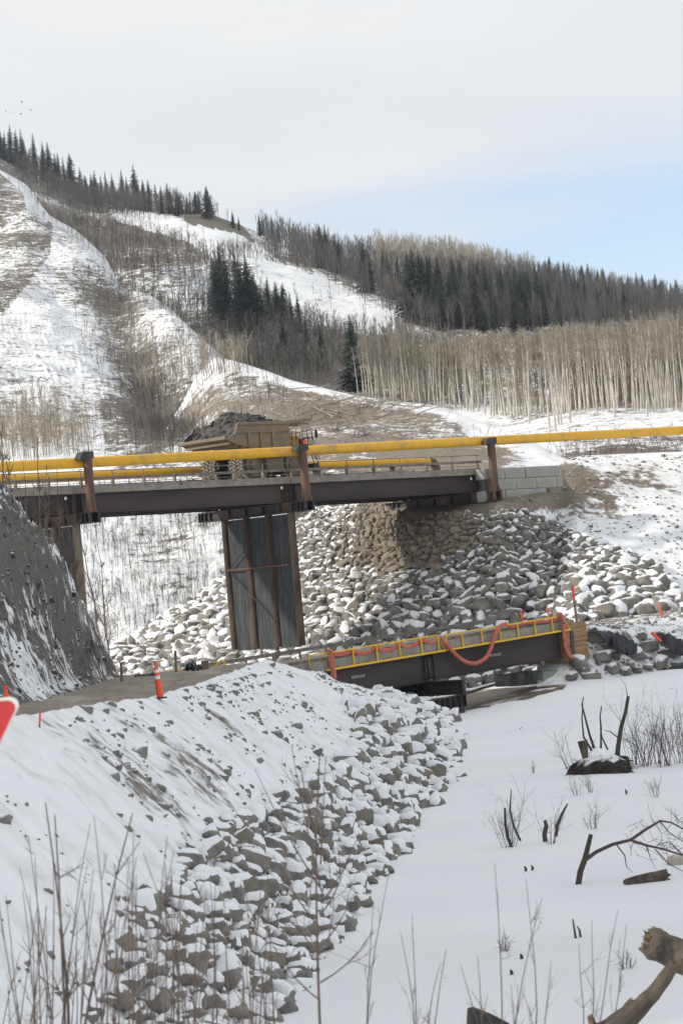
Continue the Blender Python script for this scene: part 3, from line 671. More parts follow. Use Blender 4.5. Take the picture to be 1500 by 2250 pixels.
def spr(px, tip, base, g, sheet=None, wide=None):
    if g is G3: g = ('dark spruce on the ridge left of the belt, above the snow slide', 'spruces above the snow slide') if px < 890 else (('dark spruce in the dense left part of the belt above the aspens', 'dense spruce belt') if px < 1150 else ('dark spruce in the thin right part of the belt above the aspens', 'thin right end of the spruce belt'))
    sh = sheet or SB; p = sh.at(px, base); hpx = max(base-tip, 12); H = hpx*p[1]/F*1.02
    q = 2 if wide else rt.integers(0, 5)
    plant('spruce_tree', SPR[q], p-np.array([0, 0, .3]), H, 20., g[0], 'tree', g[1], rt, .015)
for px, tip, h in ((4,277,66),(14,288,60),(27,272,80),(36,283,75),(52,288,85),(62,300,70),(78,295,88),(96,310,80),(104,318,72),(114,312,86),(128,335,70),(146,340,72),(160,331,86),(134,338,75),(218,360,72),(228,372,66),(240,358,76),(250,372,70),(272,369,78),(286,385,66),(297,361,92),(306,392,66),(318,396,64),(330,396,66),(345,404,60),(355,408,58),(371,403,64),(379,412,56),(388,417,54),(398,424,50),(410,428,48),(420,432,44),(432,420,54),(440,421,52),(458,409,66),(466,430,44),(511,462,36),(525,475,30),(175,370,70),(190,385,62),(203,380,64)):
    spr(px, tip-h*.06, tip+h*1.05, G1, wide=(px == 458))
for px, tip, base in ((483,560,690),(492,546,690),(505,556,705),(528,598,716),(540,568,722),(553,575,722),(567,604,724),(580,640,730),(594,616,700),(610,628,705),(627,631,704),(640,650,712),(661,659,724),(520,560,640),(475,575,660)):
    spr(px, tip-12, base+6, G2)
for px, tip, base in ((624,693,800),(679,693,805),(712,703,812)):
    spr(px, tip, base, ('dark spruce standing among the brush left of the lone front spruce', 'spruces among the brush'), SB)
spr(781, 692, 866, ('lone tall green spruce standing in front of the aspens behind the soil ridge', None), SD, True)
for px, tip, base in ((707,489,590),(721,492,592),(737,512,600),(748,520,600),(804,528,640),(812,540,640),(845,545,652),(857,560,655),(880,560,668),(905,552,700),(915,543,712),(926,545,712),(940,575,715),(950,572,715),(965,580,720),(570,468,520),(582,472,522),(598,470,528),(612,480,530),(690,500,560)):
    spr(px, tip, base, G3, wide=(px in (804, 915)))
bel = [(900,600),(960,600),(1060,615),(1180,640),(1300,665),(1420,690),(1440,720),(1300,735),(1100,735),(940,730),(900,700)]
k = 0
while k < 120:
    px, base = rt.uniform(890, 1440), rt.uniform(655, 738)
    if not inpoly(px, base, bel): continue
    spr(px, max(base-rt.uniform(80, 150)*(1 if px < 1200 else .66), np.interp(px, [900, 1150, 1500], [552, 590, 640])), base, G3); k += 1
for px, tip in ((1150,566),(1175,566),(1188,570),(1200,572),(1210,569),(1226,585),(1242,574),(1252,583),(1260,588),(1280,578),(1294,582),(1305,594),(1313,596),(1330,586),(1344,605),(1372,612),(1380,610),(1400,604),(1416,608),(1431,600),(1440,604),(1455,622),(1476,617),(1492,620),(1120,580),(1040,575),(995,545),(1070,560),(1090,570)):
    spr(px, tip-9, tip+rt.uniform(42, 58), G4, wide=rt.random() < .5)
for _ in range(80):
    px = rt.uniform(1130, 1510); base = np.interp(px, [1100, 1500], [612, 682])+rt.uniform(4, 46); spr(px, base-rt.uniform(34, 58), base, G4)
# aspens of the pale stand: the front ranks one by one
GA = ('pale bare aspen in the front ranks of the stand behind the embankment', 'aspens of the pale stand')
def asp(px, top, base, sheet=None, g=None):
    wh = 'left' if px < 1000 else ('middle' if px < 1250 else 'right'); g = ('pale bare aspen in the %s part of the stand behind the embankment' % wh, 'aspens in the %s part of the pale stand' % wh)
    sh = sheet or SD; p = sh.at(px, base); H = (base-top)*p[1]/F*1.02
    plant('aspen_tree', ASP[rt.integers(0, 6)], p-np.array([0, 0, .2]), H, 17., g[0], 'tree', g[1], rt, .035)
for cxp, cyp in ((20,990),(80,1000),(95,1005),(140,985),(170,1010),(190,990),(215,1010),(330,1060),(345,1000),(375,1060),(415,1075),(460,1080),(515,1075),(570,1080),(600,1100),(650,1130),(765,1150),(800,1160),(820,1130),(835,1130),(885,1120),(940,1090),(985,1080),(1060,1060),(1100,1020),(1125,1090),(1140,1040),(1185,1060),(1220,1050),(1250,1010),(1305,1090),(1340,1000),(1400,1010),(1445,1000)):
    px, py = 900+cxp/2.5, 480+cyp/2.5; asp(px, np.interp(px, [800, 1000, 1250, 1500], [735, 732, 715, 700])+rt.uniform(-8, 14), py)
k = 0
while k < 250:
    px = rt.uniform(775, 1530); lo = np.interp(px, [790, 1000, 1130, 1250, 1500], [876, 905, 922, 912, 906]); base = lo-min(abs(rt.normal()), 2)*16-2
    asp(px, np.interp(px, [790, 1000, 1250, 1500], [738, 730, 716, 698])+rt.uniform(-8, 26), base); k += 1
# masses of bare brush and far aspens that cannot be counted
def brush_proto(i, H=1.0, nb=11, rad=.012, sp=.28):
    r = np.random.default_rng(500+i); b = MB(); b.tube([(0, 0, -.06), (r.normal()*.02, 0, .5), (r.normal()*.03, r.normal()*.03, 1)], [rad, rad*.7, rad*.2], 3, cap=False)
    for k in range(nb):
        z = r.uniform(.25, .9); a = r.uniform(0, 6.28); ln = (1.1-z)*sp*r.uniform(.7, 1.6)
        p = np.array([0, 0, z]); e = p+np.array([math.cos(a)*ln, math.sin(a)*ln, ln*r.uniform(.9, 2.0)])
        b.tube([p, (p+e)/2+np.array([0, 0, -.02]), e], [rad*.55, rad*.4, rad*.15], 3, cap=False)
    return np.concatenate(b.v), np.array(b.f)
BRP = [brush_proto(i) for i in range(8)]
def mass(name, pts, Hs, mat_, label, seed, cat='brush', pw=1.0, lean=.06):
    r = np.random.default_rng(seed); V, Fq, n = [], [], 0
    for p, h in zip(pts, Hs):
        v, f = BRP[r.integers(8)]; a = r.uniform(0, 6.28); c, s = math.cos(a), math.sin(a)
        q = v*np.array([h*pw, h*pw, h]); q = np.stack([q[:, 0]*c-q[:, 1]*s+q[:, 2]*r.normal()*lean, q[:, 0]*s+q[:, 1]*c+q[:, 2]*r.normal()*lean, q[:, 2]], -1)+p
        V.append(q); Fq.append(f+n); n += len(v)
    me = bpy.data.meshes.new(name); me.from_pydata(np.concatenate(V).tolist(), [], np.concatenate(Fq).tolist()); me.materials.append(mat_)
    return link(name, me, label=label, cat=cat, kind='stuff')
def pick(sheet, n, poly, seed, dens=None):
    r = np.random.default_rng(seed); m = inpoly(sheet.px, sheet.py, poly); V = sheet.V[m]
    wgt = np.ones(len(V)) if dens is None else dens(sheet.px[m], sheet.py[m], V)
    # even in the picture: weigh by cell size seen
    k = r.choice(len(V), n, p=wgt/wgt.sum()); return V[k]+r.normal(size=(n, 3))*np.array([1.5, 1.5, 0])
noslide = lambda x, y, V: np.where(inpoly(x, y, [(525,565),(700,602),(790,650),(930,722),(800,740),(700,715),(620,680),(560,640)]) | inpoly(x, y, [(240,460),(400,480),(520,512),(590,560),(470,560),(330,505)]), .035, 1.)*(.45+1.1*(vnoise(V/60., 3) > -.2))
pB = pick(SB, 3000, [(60,440),(180,470),(340,480),(480,490),(600,555),(760,590),(900,650),(940,760),(700,860),(480,850),(350,760),(240,640),(120,520)], 1, noslide)
mass('hillside_brush', pB, np.random.default_rng(2).uniform(3.5, 8, len(pB)), M_brush, 'grey brown bare brush covering the hillside gully', 3)
pB2 = pick(SB, 2700, [(560,520),(760,570),(1000,590),(1500,680),(1520,745),(940,745),(860,690),(700,610),(590,560)], 4)
mass('ridge_aspens', pB2, np.random.default_rng(5).uniform(8, 14, len(pB2)), M_brush, 'distant grey bare aspen wood on the back ridge', 6, 'wood', .8)
pB4 = pick(SB, 700, [(30,350),(180,448),(340,470),(480,478),(480,488),(330,482),(180,470),(40,400)], 14)
mass('skyline_aspens', pB4, np.random.default_rng(15).uniform(7, 13, len(pB4)), M_brush, 'thin bare aspens between the spruces of the left skyline', 16, 'wood', .8)
pB3 = SB.V[(SB.px > 830) & (SB.px < 1330) & (SB.py > 574) & (SB.py < 625)]; pB3 = pB3[np.random.default_rng(8).choice(len(pB3), 420)]
mass('skyline_wood', pB3, np.random.default_rng(9).uniform(11, 17, len(pB3)), M_aspcr, 'pale bare aspen wood on the middle of the skyline', 7, 'wood', .8)
pD = pick(SD, 620, [(780,846),(1000,874),(1200,879),(1520,860),(1520,878),(1200,891),(1000,887),(790,860)], 10)
mass('aspen_thicket', pD, np.random.default_rng(11).uniform(11, 17, len(pD)), M_thick, 'dense thicket of thin stems inside the pale aspen stand', 12, 'wood', .62)
PLb = [(430,740),(560,700),(700,730),(800,770),(780,850),(700,860),(540,830)]
pL = np.concatenate([pick(SB, 200, PLb, 20), pick(SCs, 60, [(440,800),(540,805),(540,830),(450,840)], 21)*1.0])
mass('pale_saplings', pL, np.random.default_rng(23).uniform(2.5, 6.5, len(pL)), M_aspcr, 'tan bare saplings behind the left end of the soil ridge', 24, 'brush', .9)
pL2 = pick(SB, 420, PLb, 25)
mass('grey_saplings', pL2, np.random.default_rng(26).uniform(3, 8, len(pL2)), M_thick, 'grey bare saplings behind the crest of the soil ridge', 27, 'brush', .9)
dA = lambda x, y, V: .12+np.exp(-(((x-(215+(y-560)*.38))/70)**2))*1.2*(y > 600)+.6*np.exp(-((x-330)/110)**2-((y-850)/60)**2)
pA = pick(SA, 1300, [(150,560),(260,630),(400,720),(520,830),(600,930),(560,1010),(200,1010),(200,860),(160,700)], 30, dA)
mass('gully_brush', pA, np.random.default_rng(31).uniform(1.0, 3.6, len(pA)), M_brush, 'grey brush in the gully of the snowy spur', 32)
pA2 = np.concatenate([pick(SA, 700, [(-20,930),(90,900),(140,960),(240,990),(500,1010),(600,1050),(600,1420),(-20,1420)], 33), pick(SA, 1300, [(150,1110),(520,1110),(520,1400),(150,1440)], 48)])
mass('valley_brush', pA2, np.random.default_rng(34).uniform(.4, 2.3, len(pA2)), M_brush, 'low bare brush on the snowy slope behind the upper bridge', 35)
pA3 = pick(SA, 90, [(255,790),(330,760),(420,830),(420,900),(330,905),(260,880)], 36)
mass('gully_saplings', pA3, np.random.default_rng(37).uniform(5, 8.5, len(pA3)), M_aspcr, 'pale thin saplings on the lower spur left of the truck', 38, 'brush', .6)
pA4 = pick(SA, 300, [(-20,960),(100,900),(180,950),(180,1015),(-20,1015)], 39)
mass('left_brush', pA4, np.random.default_rng(40).uniform(2.5, 6, len(pA4)), M_aspcr, 'tan brush above the yellow pipe at the left edge', 41, 'brush', .8)
pC2 = pick(SCs, 260, [(480,880),(600,860),(820,905),(1000,930),(1150,980),(1000,1000),(600,1000),(480,980)], 42)
mass('ridge_twigs', pC2, np.random.default_rng(43).uniform(.5, 1.6, len(pC2)), M_twig, 'scattered reddish twigs on the tan soil slope', 44, 'brush', 1.2, .5)
pD2 = pick(SD, 420, [(1215,965),(1500,955),(1510,1005),(1215,1010)], 45)
mass('bench_brush', pD2, np.random.default_rng(46).uniform(.6, 1.7, len(pD2)), M_twig, 'low brush on the snowy mound behind the right pipe', 47, 'brush', 1.3, .4)
cz_ = np.array(A1, float); cy_ = lambda x: np.interp(x, cz_[:, 0], cz_[:, 1])
msk = (SA.px > 20) & (SA.px < 600) & (SA.py-cy_(SA.px) < 22) & (SA.py-cy_(SA.px) > -6); VA_ = SA.V[msk]; kx_ = np.random.default_rng(60).choice(len(VA_), 420)
mass('crest_brush', VA_[kx_], np.random.default_rng(61).uniform(.8, 3.6, 420), M_brush, 'low grey brush along the crest of the snowy spur', 62)
pA5 = pick(SA, 900, [(260,620),(400,700),(520,800),(600,900),(560,1000),(240,1000),(250,800)], 63, lambda x, y, V: .2+(vnoise(V/16., 7) > .05))
mass('spur_brush', pA5, np.random.default_rng(64).uniform(.6, 2.2, len(pA5)), M_brush, 'patches of low grey brush on the right side of the spur', 65)
pC3 = pick(SCs, 350, [(380,870),(480,790),(600,830),(640,870),(560,980),(400,1000)], 66)
mass('hump_brush', pC3, np.random.default_rng(67).uniform(.6, 2.4, len(pC3)), M_brush, 'grey brush on the left end of the soil ridge above the truck', 68)
# felled pale trunks lying on the tan soil slope
def fallen_proto(i):
    r = np.random.default_rng(600+i); b = MB(); b.tube([(0, 0, .12), (3, r.normal()*.2, .16), (6.5, r.normal()*.4, .12), (9, r.normal()*.5, .1)], [.11, .09, .06, .02], 5)
    for k in range(7):
        x = r.uniform(4, 8.5); limb(b, (x, 0, .15), (.8, r.choice([-1, 1])*r.uniform(.3, .8), r.uniform(.05, .3)), r.uniform(.8, 2), .03, r, 1, 3, 2, .3, 0)
    return b.mesh('fallen_tree', M_paleLog)
FAL = [fallen_proto(i) for i in range(4)]
def nrm_at(W, V, p):
    i = int(np.argmin(((W-p)**2).sum(-1))); a, c = divmod(i, W.shape[1]); a = min(max(a, 2), W.shape[0]-3); c = min(max(c, 2), W.shape[1]-3)
    n = np.cross(W[a, c+2]-W[a, c-2], W[a+2, c]-W[a-2, c]); n /= np.linalg.norm(n); return n if n[2] > 0 else -n
for cl in ((635,880,16,28),(690,900,20,30),(745,905,24,34),(800,895,24,30),(850,905,22,34),(620,920,12,25),(910,930,8,20),(700,945,16,36),(780,945,18,34),(890,950,8,24)):
    for _ in range(int(cl[2]*.55)):
        p = SCs.at(cl[0]+rt.normal()*cl[3], cl[1]+rt.normal()*12); n = nrm_at(WC, None, p)
        o = link('fallen_tree', FAL[rt.integers(4)], label='thin pale felled trunk lying down the tan soil slope', cat='felled tree', group='felled trunks on the soil slope')
        dn = np.array([n[0], n[1], 0]); dn = dn/(np.linalg.norm(dn)+1e-6); dn = -dn+np.array([rt.normal()*.45+.4, rt.normal()*.3, 0]); dn -= n*(dn@n); dn /= np.linalg.norm(dn)
        if rt.random() < .35: dn = -dn
        sd = np.cross(n, dn); mm_ = Matrix.Identity(4)
        for i in range(3): mm_[i][0] = dn[i]; mm_[i][1] = sd[i]; mm_[i][2] = n[i]; mm_[i][3] = (p+n*.1)[i]
        o.matrix_world = mm_@Matrix.Scale(rt.uniform(.55, 1.1), 4)
# bare saplings in front of the upper bridge, by the cut slope
def sapling(i, H=11.):
    r = np.random.default_rng(700+i); b = MB(); zs = np.linspace(-1, H, 8); x = np.cumsum(r.normal(size=8)*.12); y = np.cumsum(r.normal(size=8)*.12)
    pts = np.stack([x, y, zs], -1); b.tube(pts, np.linspace(.10, .018, 8), 5, cap=False)
    for k in range(16):
        t = r.uniform(.15, .95); q = pts[int(t*7)]; a = r.uniform(0, 6.28)
        limb(b, q, (math.cos(a), math.sin(a), r.uniform(.7, 1.8)), (1.1-t)*H*.26*r.uniform(.5, 1.2), .042, r, 2, 3, 3, .25, .1)
    return b.mesh('sapling', M_brush)
SAP = [sapling(i) for i in range(5)]
M_sap = mat('sapling_bark', (.17, .13, .105), (.09, .072, .062), 1, .9, 0)
for s_ in SAP: s_.materials[0] = M_sap
for i, (px, top, base, Yd) in enumerate(((8,905,1260,190),(30,960,1270,186),(48,930,1300,182),(60,985,1310,178),(75,1010,1330,180),(92,960,1345,176),(108,1050,1340,172),(118,1085,1350,170),(135,1030,1360,172),(150,1080,1370,168),(165,1060,1380,170),(178,1095,1380,166),(20,1010,1260,175),(42,1040,1290,172),(2,950,1270,180),(128,1120,1340,165),(158,1120,1400,160),(225,1120,1440,175),(240,1160,1440,180),(100,1020,1340,185),(85,1060,1330,165))):
    p = U(px, base, Yd); H = (base-top)/F*Yd
    o = link('bare_sapling', SAP[i % 5], label='thin bare sapling behind the dark cut slope, in front of the bridge', cat='sapling', group='saplings beside the cut slope')
    o.location = p; o.scale = (H/11.*.9, H/11.*.9, H/11.); o.rotation_euler = (rt.normal()*.05, rt.normal()*.05+.03, i*1.3)
# ------------------------------------------------------------------ upper haul road bridge
UBR = empty('haul_road_bridge', mat=UM, label='long brown steel girder bridge carrying the loaded haul truck across the valley', cat='bridge')
S0, S1 = -62., 23.2
def ibeam(b, p0, p1, wv, up, hgt, fl, tf=.05, tw=.03):       # I section between two points
    p0, p1, wv, up = [np.asarray(q, float) for q in (p0, p1, wv, up)]; d = p1-p0; ln = np.linalg.norm(d); d = d/ln
    R = np.stack([d, wv, up], 1); c = (p0+p1)/2
    b.box(c-up*(tf/2), (ln, fl, tf), R); b.box(c-up*(hgt-tf/2), (ln, fl, tf), R); b.box(c-up*hgt/2, (ln, tw, hgt-2*tf+.004), R)
    return R
ex, ey, ez = np.eye(3)
segs = [(S0, -43.6), (-43.58, -21.9), (-21.88, -.1), (-.08, 21.9)]
for a, b_ in segs:
    m = MB(); m.b2(a, b_-.02, 0, 9.6, -.40, 0); m.build('deck_slab', M_conc, UBR)
    for wv in (.35, 3.2, 6.3, 9.1):
        m = MB(); ibeam(m, (a+.06, wv, -.41), (b_-.06, wv, -.41), ey, ez, 1.50, .46); g = m.build('girder', M_girder, UBR)
        m = MB()
        for s in (a+.35, a+.55, b_-.55, b_-.35):
            if wv < 1: m = MB(); m.b2(s, s+.03, wv-.21, wv-.02, -1.85, -.47); m.build('stiffener', M_steel, g)
for s in np.arange(S0+1, 21.5, 5.4):                          # cross frames between the girders
    m = MB(); m.tube([(s, .5, -.9), (s, 9, -.9)], .08, 4); m.tube([(s, .5, -1.7), (s, 9, -1.7)], .08, 4); m.build('cross_frame', M_steel, UBR)
for wv, nm in ((.12, 'n'), (9.3, 'f')):
    m = MB(); m.b2(S0, S1-1.3, wv-.10, wv+.22, .001, .16); m.build('kerb', M_conc, UBR)
for wv in (.06, 9.54):
    for s in np.arange(-58, 21.6, 3.06):
        m = MB(); m.b2(s-.09, s+.09, wv-.10, wv+.14, .002, .66); m.box((s, wv-.03, .72), (.22, .26, .18)); m.b2(s-.03, s+.03, wv-.04, wv+.02, .8, 1.28); m.build('railing_post', M_galv if False else M_rail_post, UBR)
    for a, b_ in segs:
        m = MB(); m.b2(a, b_-.03, wv-.24, wv-.13, .58, .78); m.build('guard_rail', M_galv, UBR)
        m = MB(); m.tube([(a, wv, 1.27), (b_-.03, wv, 1.27)], .035, 6); m.build('handrail', M_galv, UBR)
        m = MB(); m.tube([(a, wv, .34), (b_-.03, wv, .34)], .028, 5); m.build('lower_rail', M_galv, UBR)
# earth spilled along the deck edges
r = np.random.default_rng(900); m = MB()
for k in range(420):
    s = r.uniform(-58, 21); wv = r.choice([.55, 9.0])+r.normal()*.12; q = r.uniform(.05, .22)*(1+.8*(vnoise(np.array([s*.3, wv, 0])) > .1))
    m.hull(r.normal(size=(8, 3))*q*np.array([.7, .6, .45])+np.array([s, wv, .06]))
m.build('spilled_earth', M_earth, UBR, kind='stuff')
PIERS = (-21.8, 0., 21.75)
for pi, s in enumerate(PIERS):
    cap = MB(); 
    for ds in (-.32, .32): ibeam(cap, (s+ds, -2.0, -1.94), (s+ds, 11.4, -1.94), ex, ez, .80, .50, .06, .05)
    co = cap.build('cap_beam', M_steel, UBR)
    for wv in np.r_[[-1.93, -1.45, -1.0, -.3], np.arange(1.2, 9.6, 2.1), [9.9, 10.5, 11.0, 11.33]]:
        for sd in (-.55, .36): st = MB(); st.b2(s+sd, s+sd+.19, wv-.03, wv+.03, -2.68, -2.0); st.build('stiffener', M_steel, co)
    bl = MB()
    for wv in np.r_[np.linspace(-1.8, -.9, 4), np.linspace(10, 11.2, 4)]:
        for ds in (-.5, .5): bl.tube([(s+ds, wv, -3.0), (s+ds, wv, -2.55)], .025, 5)
        bl.tube([(s-.55, wv, -1.95), (s-.55, wv, -1.65)], .03, 5)
    bl.build('bolts', M_steel, co, kind='stuff')
    for wv in (.35, 3.2, 6.3, 9.1): bs_ = MB(); bs_.b2(s-.28, s+.28, wv-.26, wv+.26, -1.938, -1.913); bs_.build('bearing_pad', M_black, UBR)
    # pipe support post on the near cap end
    po = MB(); po.tube([(s, -1.62, -1.93), (s, -1.62, 2.55)], .345, 20); p_ = po.build('support_post', M_rust, UBR, smooth=False)
    g = MB()
    for a in (0, 1.57, 3.14, 4.71): g.add([(s+.34*math.cos(a), -1.62+.34*math.sin(a), -1.93), (s+.66*math.cos(a), -1.62+.66*math.sin(a), -1.93), (s+.34*math.cos(a), -1.62+.34*math.sin(a), -1.3), (s+.34*math.cos(a)-.02*math.sin(a), -1.62+.34*math.sin(a)+.02*math.cos(a), -1.93), (s+.66*math.cos(a)-.02*math.sin(a), -1.62+.66*math.sin(a)+.02*math.cos(a), -1.93), (s+.34*math.cos(a)-.02*math.sin(a), -1.62+.34*math.sin(a)+.02*math.cos(a), -1.3)], [(0, 1, 2), (3, 5, 4), (0, 3, 4, 1), (1, 4, 5, 2), (2, 5, 3, 0)])
    g.build('gusset', M_rust, p_)
    t = MB(); t.b2(s-.95, s-.33, -1.95, -1.55, 2.02, 2.10); t.add([(s-.95, -1.95, 2.1), (s+.35, -1.98, 2.1), (s+.35, -1.98, 2.62), (s-.6, -1.98, 2.62), (s-.95, -1.2, 2.1), (s+.35, -1.2, 2.1), (s+.35, -1.2, 2.62), (s-.6, -1.2, 2.62)], [(0, 1, 2, 3), (7, 6, 5, 4), (3, 2, 6, 7), (0, 3, 7, 4), (1, 5, 6, 2), (0, 4, 5, 1)])
    t.build('pipe_saddle', M_steel, UBR)
    lb = MB(); lb.b2(s-1.15, s-.93, .08, .095, -.82, -.60); lb.build('white_plate', M_white, UBR)
    if pi < 2:
        bot = -13.5 if pi == 1 else -17
        for wv in (.4, 3.15, 5.9, 8.65):
            q = MB(); q.tube([(s, wv, bot), (s, wv, -2.745)], .31, 20); q.build('pile', M_pilerust if pi else M_tanpile, UBR)
        for k, (w0, w1) in enumerate(((.4, 3.15), (3.15, 5.9), (5.9, 8.65))):
            zt = -2.80
            for j in range(5):
                hgt = 2.16; q = MB(); q.b2(s+.02, s+.2, w0+.26, w1-.26, zt-hgt+.003, zt)
                for rr in np.linspace(w0+.36, w1-.36, 11): q.b2(s+.002, s+.03, rr-.05, rr+.05, zt-hgt+.05, zt-.02)
                q.build('wall_panel', M_panel, UBR); zt -= hgt
        br = MB(); br.tube([(s-.36, .9, -6.9), (s-.36, 8.4, -6.9)], .07, 6); br.build('brace', M_rust, UBR)
        for (w0, h0, w1, h1) in ((8.3, -6.85, .95, -2.9),) if pi == 0 else ((8.3, -6.8, 2.2, -2.9), (8.1, -7.1, 3.0, -11.4)):
            br = MB(); br.tube([(s-.30, w0, h0), (s-.30, w1, h1)], .055, 4); br.build('brace', M_steel, UBR)
    else:
        for wv in (-.6, 1.4, 3.6, 5.8, 8.2, 10.4):
            q = MB(); q.tube([(s, wv, -5), (s, wv, -2.745)], .26, 14); q.build('pile', M_pilerust, UBR)
m = MB(); m.b2(21.95, 23.2, -.1, 9.7, -1.9, .0); m.build('end_wall', M_conc, UBR)
# ------------------------------------------------------------------ yellow pipelines
def pipe_run(pts, rad, joints, label, cap_=False):
    e = empty('yellow_pipeline', UB(*pts[0]), label=label, cat='pipeline')
    base = UB(*pts[0]); pts = np.array([UB(*p) for p in pts]); 
    for a, b_ in zip(pts[:-1], pts[1:]):
        q = MB(); q.tube([a-base, b_-base], rad, 28); q.build('pipe_section', M_pipe, e, smooth=False)
    for p, d in joints:
        q = MB(); w0 = UB(*p)-base; dd = UR@np.array(d, float); q.tube([w0-dd*.06, w0+dd*.06], rad+.025, 28); q.build('flange', M_pipe, e)
    return e
zf = lambda s: 2.13+.0125*s
stops = [-64, -43.6, -21.8, -9, 0, 10.5, 21.75, 33, 46, 70]
pipe_run([(s, -.95, zf(s)) for s in stops], .40, [((s, -.95, zf(s)), (1, 0, 0)) for s in (-33, -9, 10.5, 33)], 'yellow pipe on rusty posts along the near side of the upper bridge')
zg = lambda s: 1.60+.004*s
pp = [(s, 10.7, zg(s)) for s in (-64, -43.6, -21.8, 0, 12.5)]
fp = pipe_run(pp+[(26.3, 10.7, zg(26.3)-.15)], .40, [((12.5, 10.7, zg(12.5)), (1, 0, 0))], 'yellow pipe along the far side of the upper bridge, ending short of the block wall')
b0 = UB(*pp[0]); q = MB(); q.tube([UB(26.3, 10.7, 1.55)-b0, UB(26.9, 10.7, 1.45)-b0, UB(27.2, 10.7, 1.0)-b0, UB(27.2, 10.7, -.5)-b0], .40, 20); q.build('elbow', M_rust, fp)
for s in (-43.6, -21.8, 0, 12.5, 21.75):
    q = MB(); q.tube([(s, 10.7, -1.93), (s, 10.7, zg(s)-.42)], .24, 14); q.box((s, 10.7, zg(s)-.44), (.8, .9, .1)); q.build('support_post', M_rust, UBR)
q = MB(); q.tube([(48.2, -1.62, -4.5), (48.2, -1.62, 3.0)], .345, 20); q.build('support_post', M_rust, UBR)
# concrete block retaining wall at the abutment
BW = empty('block_wall', mat=UM@Matrix.Translation((22.3, -.6, 0)), label='grey concrete block wall at the right end of the upper bridge', cat='retaining wall')
m0 = MB(); m0.b2(0, 2.56, -.5, .5, 0, .93); bme = m0.mesh('block', M_block)
bv = lambda o: o.modifiers.new('bevel', 'BEVEL')
for row, (off, n) in enumerate(((-1.3, 4), (0.1, 4), (-1.2, 4))):
    for k in range(n):
        x = off+k*2.6
        if row == 0 and k == 3: continue
        o = link('block', bme, BW); o.location = (x+rt.normal()*.02, rt.normal()*.03, -2.82+row*.955); o.rotation_euler = (0, 0, rt.normal()*.008)
        if x+2.56 > 8.6: o.scale = ((8.6-x)/2.56, 1, 1)
        mod = bv(o); mod.width = .05; mod.segments = 2
# ------------------------------------------------------------------ lower bridge
LBR = empty('access_bridge', mat=LM, label='low brown girder bridge with yellow side railing over the frozen river', cat='bridge')
LL = float(np.linalg.norm(LE1-LE0))
def lpl(px, py, wv=-.25):
    p = plane_hit(px, py, LB(0, wv, 0), LR[:, 1]); return LR.T@(p-LO)
mid = float(lpl(640+662/2.206, 1440, .3)[0])
for a, b_ in ((-3.4, mid-.25), (mid+.25, LL-.4)):
    for wv in (.30, 1.9, 3.4, 4.9):
        m = MB(); ibeam(m, (a, wv, -.10), (b_, wv, -.10), ey, ez, 1.78, .42); g = m.build('girder', M_girder, LBR)
        if wv < 1:
            for s in (a+.02, b_-.4, b_-.08): m = MB(); m.b2(s, s+.04, wv-.20, wv-.02, -1.8, -.17); m.build('stiffener', M_steel, g)
m = MB(); m.b2(mid-.5, mid+.5, .22, .262, -1.6, -.3); m.build('splice_plate', M_steel, LBR)
sx = np.linspace(-3.4, LL+.3, 10)
for a, b_ in zip(sx[:-1], sx[1:]):
    m = MB(); m.b2(a, b_-.03, -.02, 5.3, -.085, .62); m.build('deck_panel', M_conc, LBR, bevel=.03)
m = MB(); m.b2(-3, LL-.2, .12, .42, .625, .82); m.build('timber_kerb', M_oldwood, LBR)
def rail_section(xs, s_end0, s_end1, h1, slope_ends):
    for s in xs:
        m = MB(); m.box((s, -.14, h1/2), (.085, .085, h1-.07)); m.build('railing_post', M_yel, LBR)
    for h, a, b_ in ((0, s_end0[0], s_end1[0]), (h1, s_end0[1], s_end1[1])):
        m = MB(); m.b2(a, b_, -.24, -.04, h-.06, h+.06) if h == 0 else m.b2(a, b_, -.185, -.095, h-.045, h+.045); m.build('railing_rail', M_yel, LBR)
sp_ = lambda c: float(lpl(640+c/2.206, 1430, -.14)[0])
rail_section([sp_(c) for c in (180,297,413,525,633,715)], (sp_(160), sp_(80)), (sp_(742), sp_(716)), 1.08, True)
m = MB(); a, b_ = sp_(716), sp_(745); m.tube([(a, -.14, 1.06), (b_, -.14, .02)], .045, 4); m.build('railing_brace', M_yel, LBR)
m = MB(); m.tube([(sp_(80), -.14, 1.06), (sp_(84), -.14, .3)], .045, 4); m.build('railing_post', M_yel, LBR)
rail_section([sp_(c) for c in (757,835,930,1020,1107,1192,1277)], (sp_(748), sp_(752)), (sp_(1360), sp_(1335)), 1.02, True)
m = MB(); m.tube([(sp_(1333), -.14, 1.0), (sp_(1359), -.14, 0)], .045, 4); m.build('railing_brace', M_yel, LBR)
for s in np.arange(-7, LL-2, 2.6):
    m = MB(); m.b2(s-.06, s+.06, 5.02, 5.14, .3, 1.22); m.build('railing_post', M_galv, LBR)
m = MB(); m.b2(-6.5, LL-2, 4.97, 5.04, 1.05, 1.28); m.build('guard_rail', M_galv, LBR)
m = MB(); m.b2(-9.6, -6.52, 4.97, 5.04, 1.02, 1.2); m.build('guard_rail', M_yel, LBR)
for s in (-9.5, -7.9): m = MB(); m.b2(s-.06, s+.06, 5.05, 5.15, .2, 1.15); m.build('railing_post', M_galv, LBR)
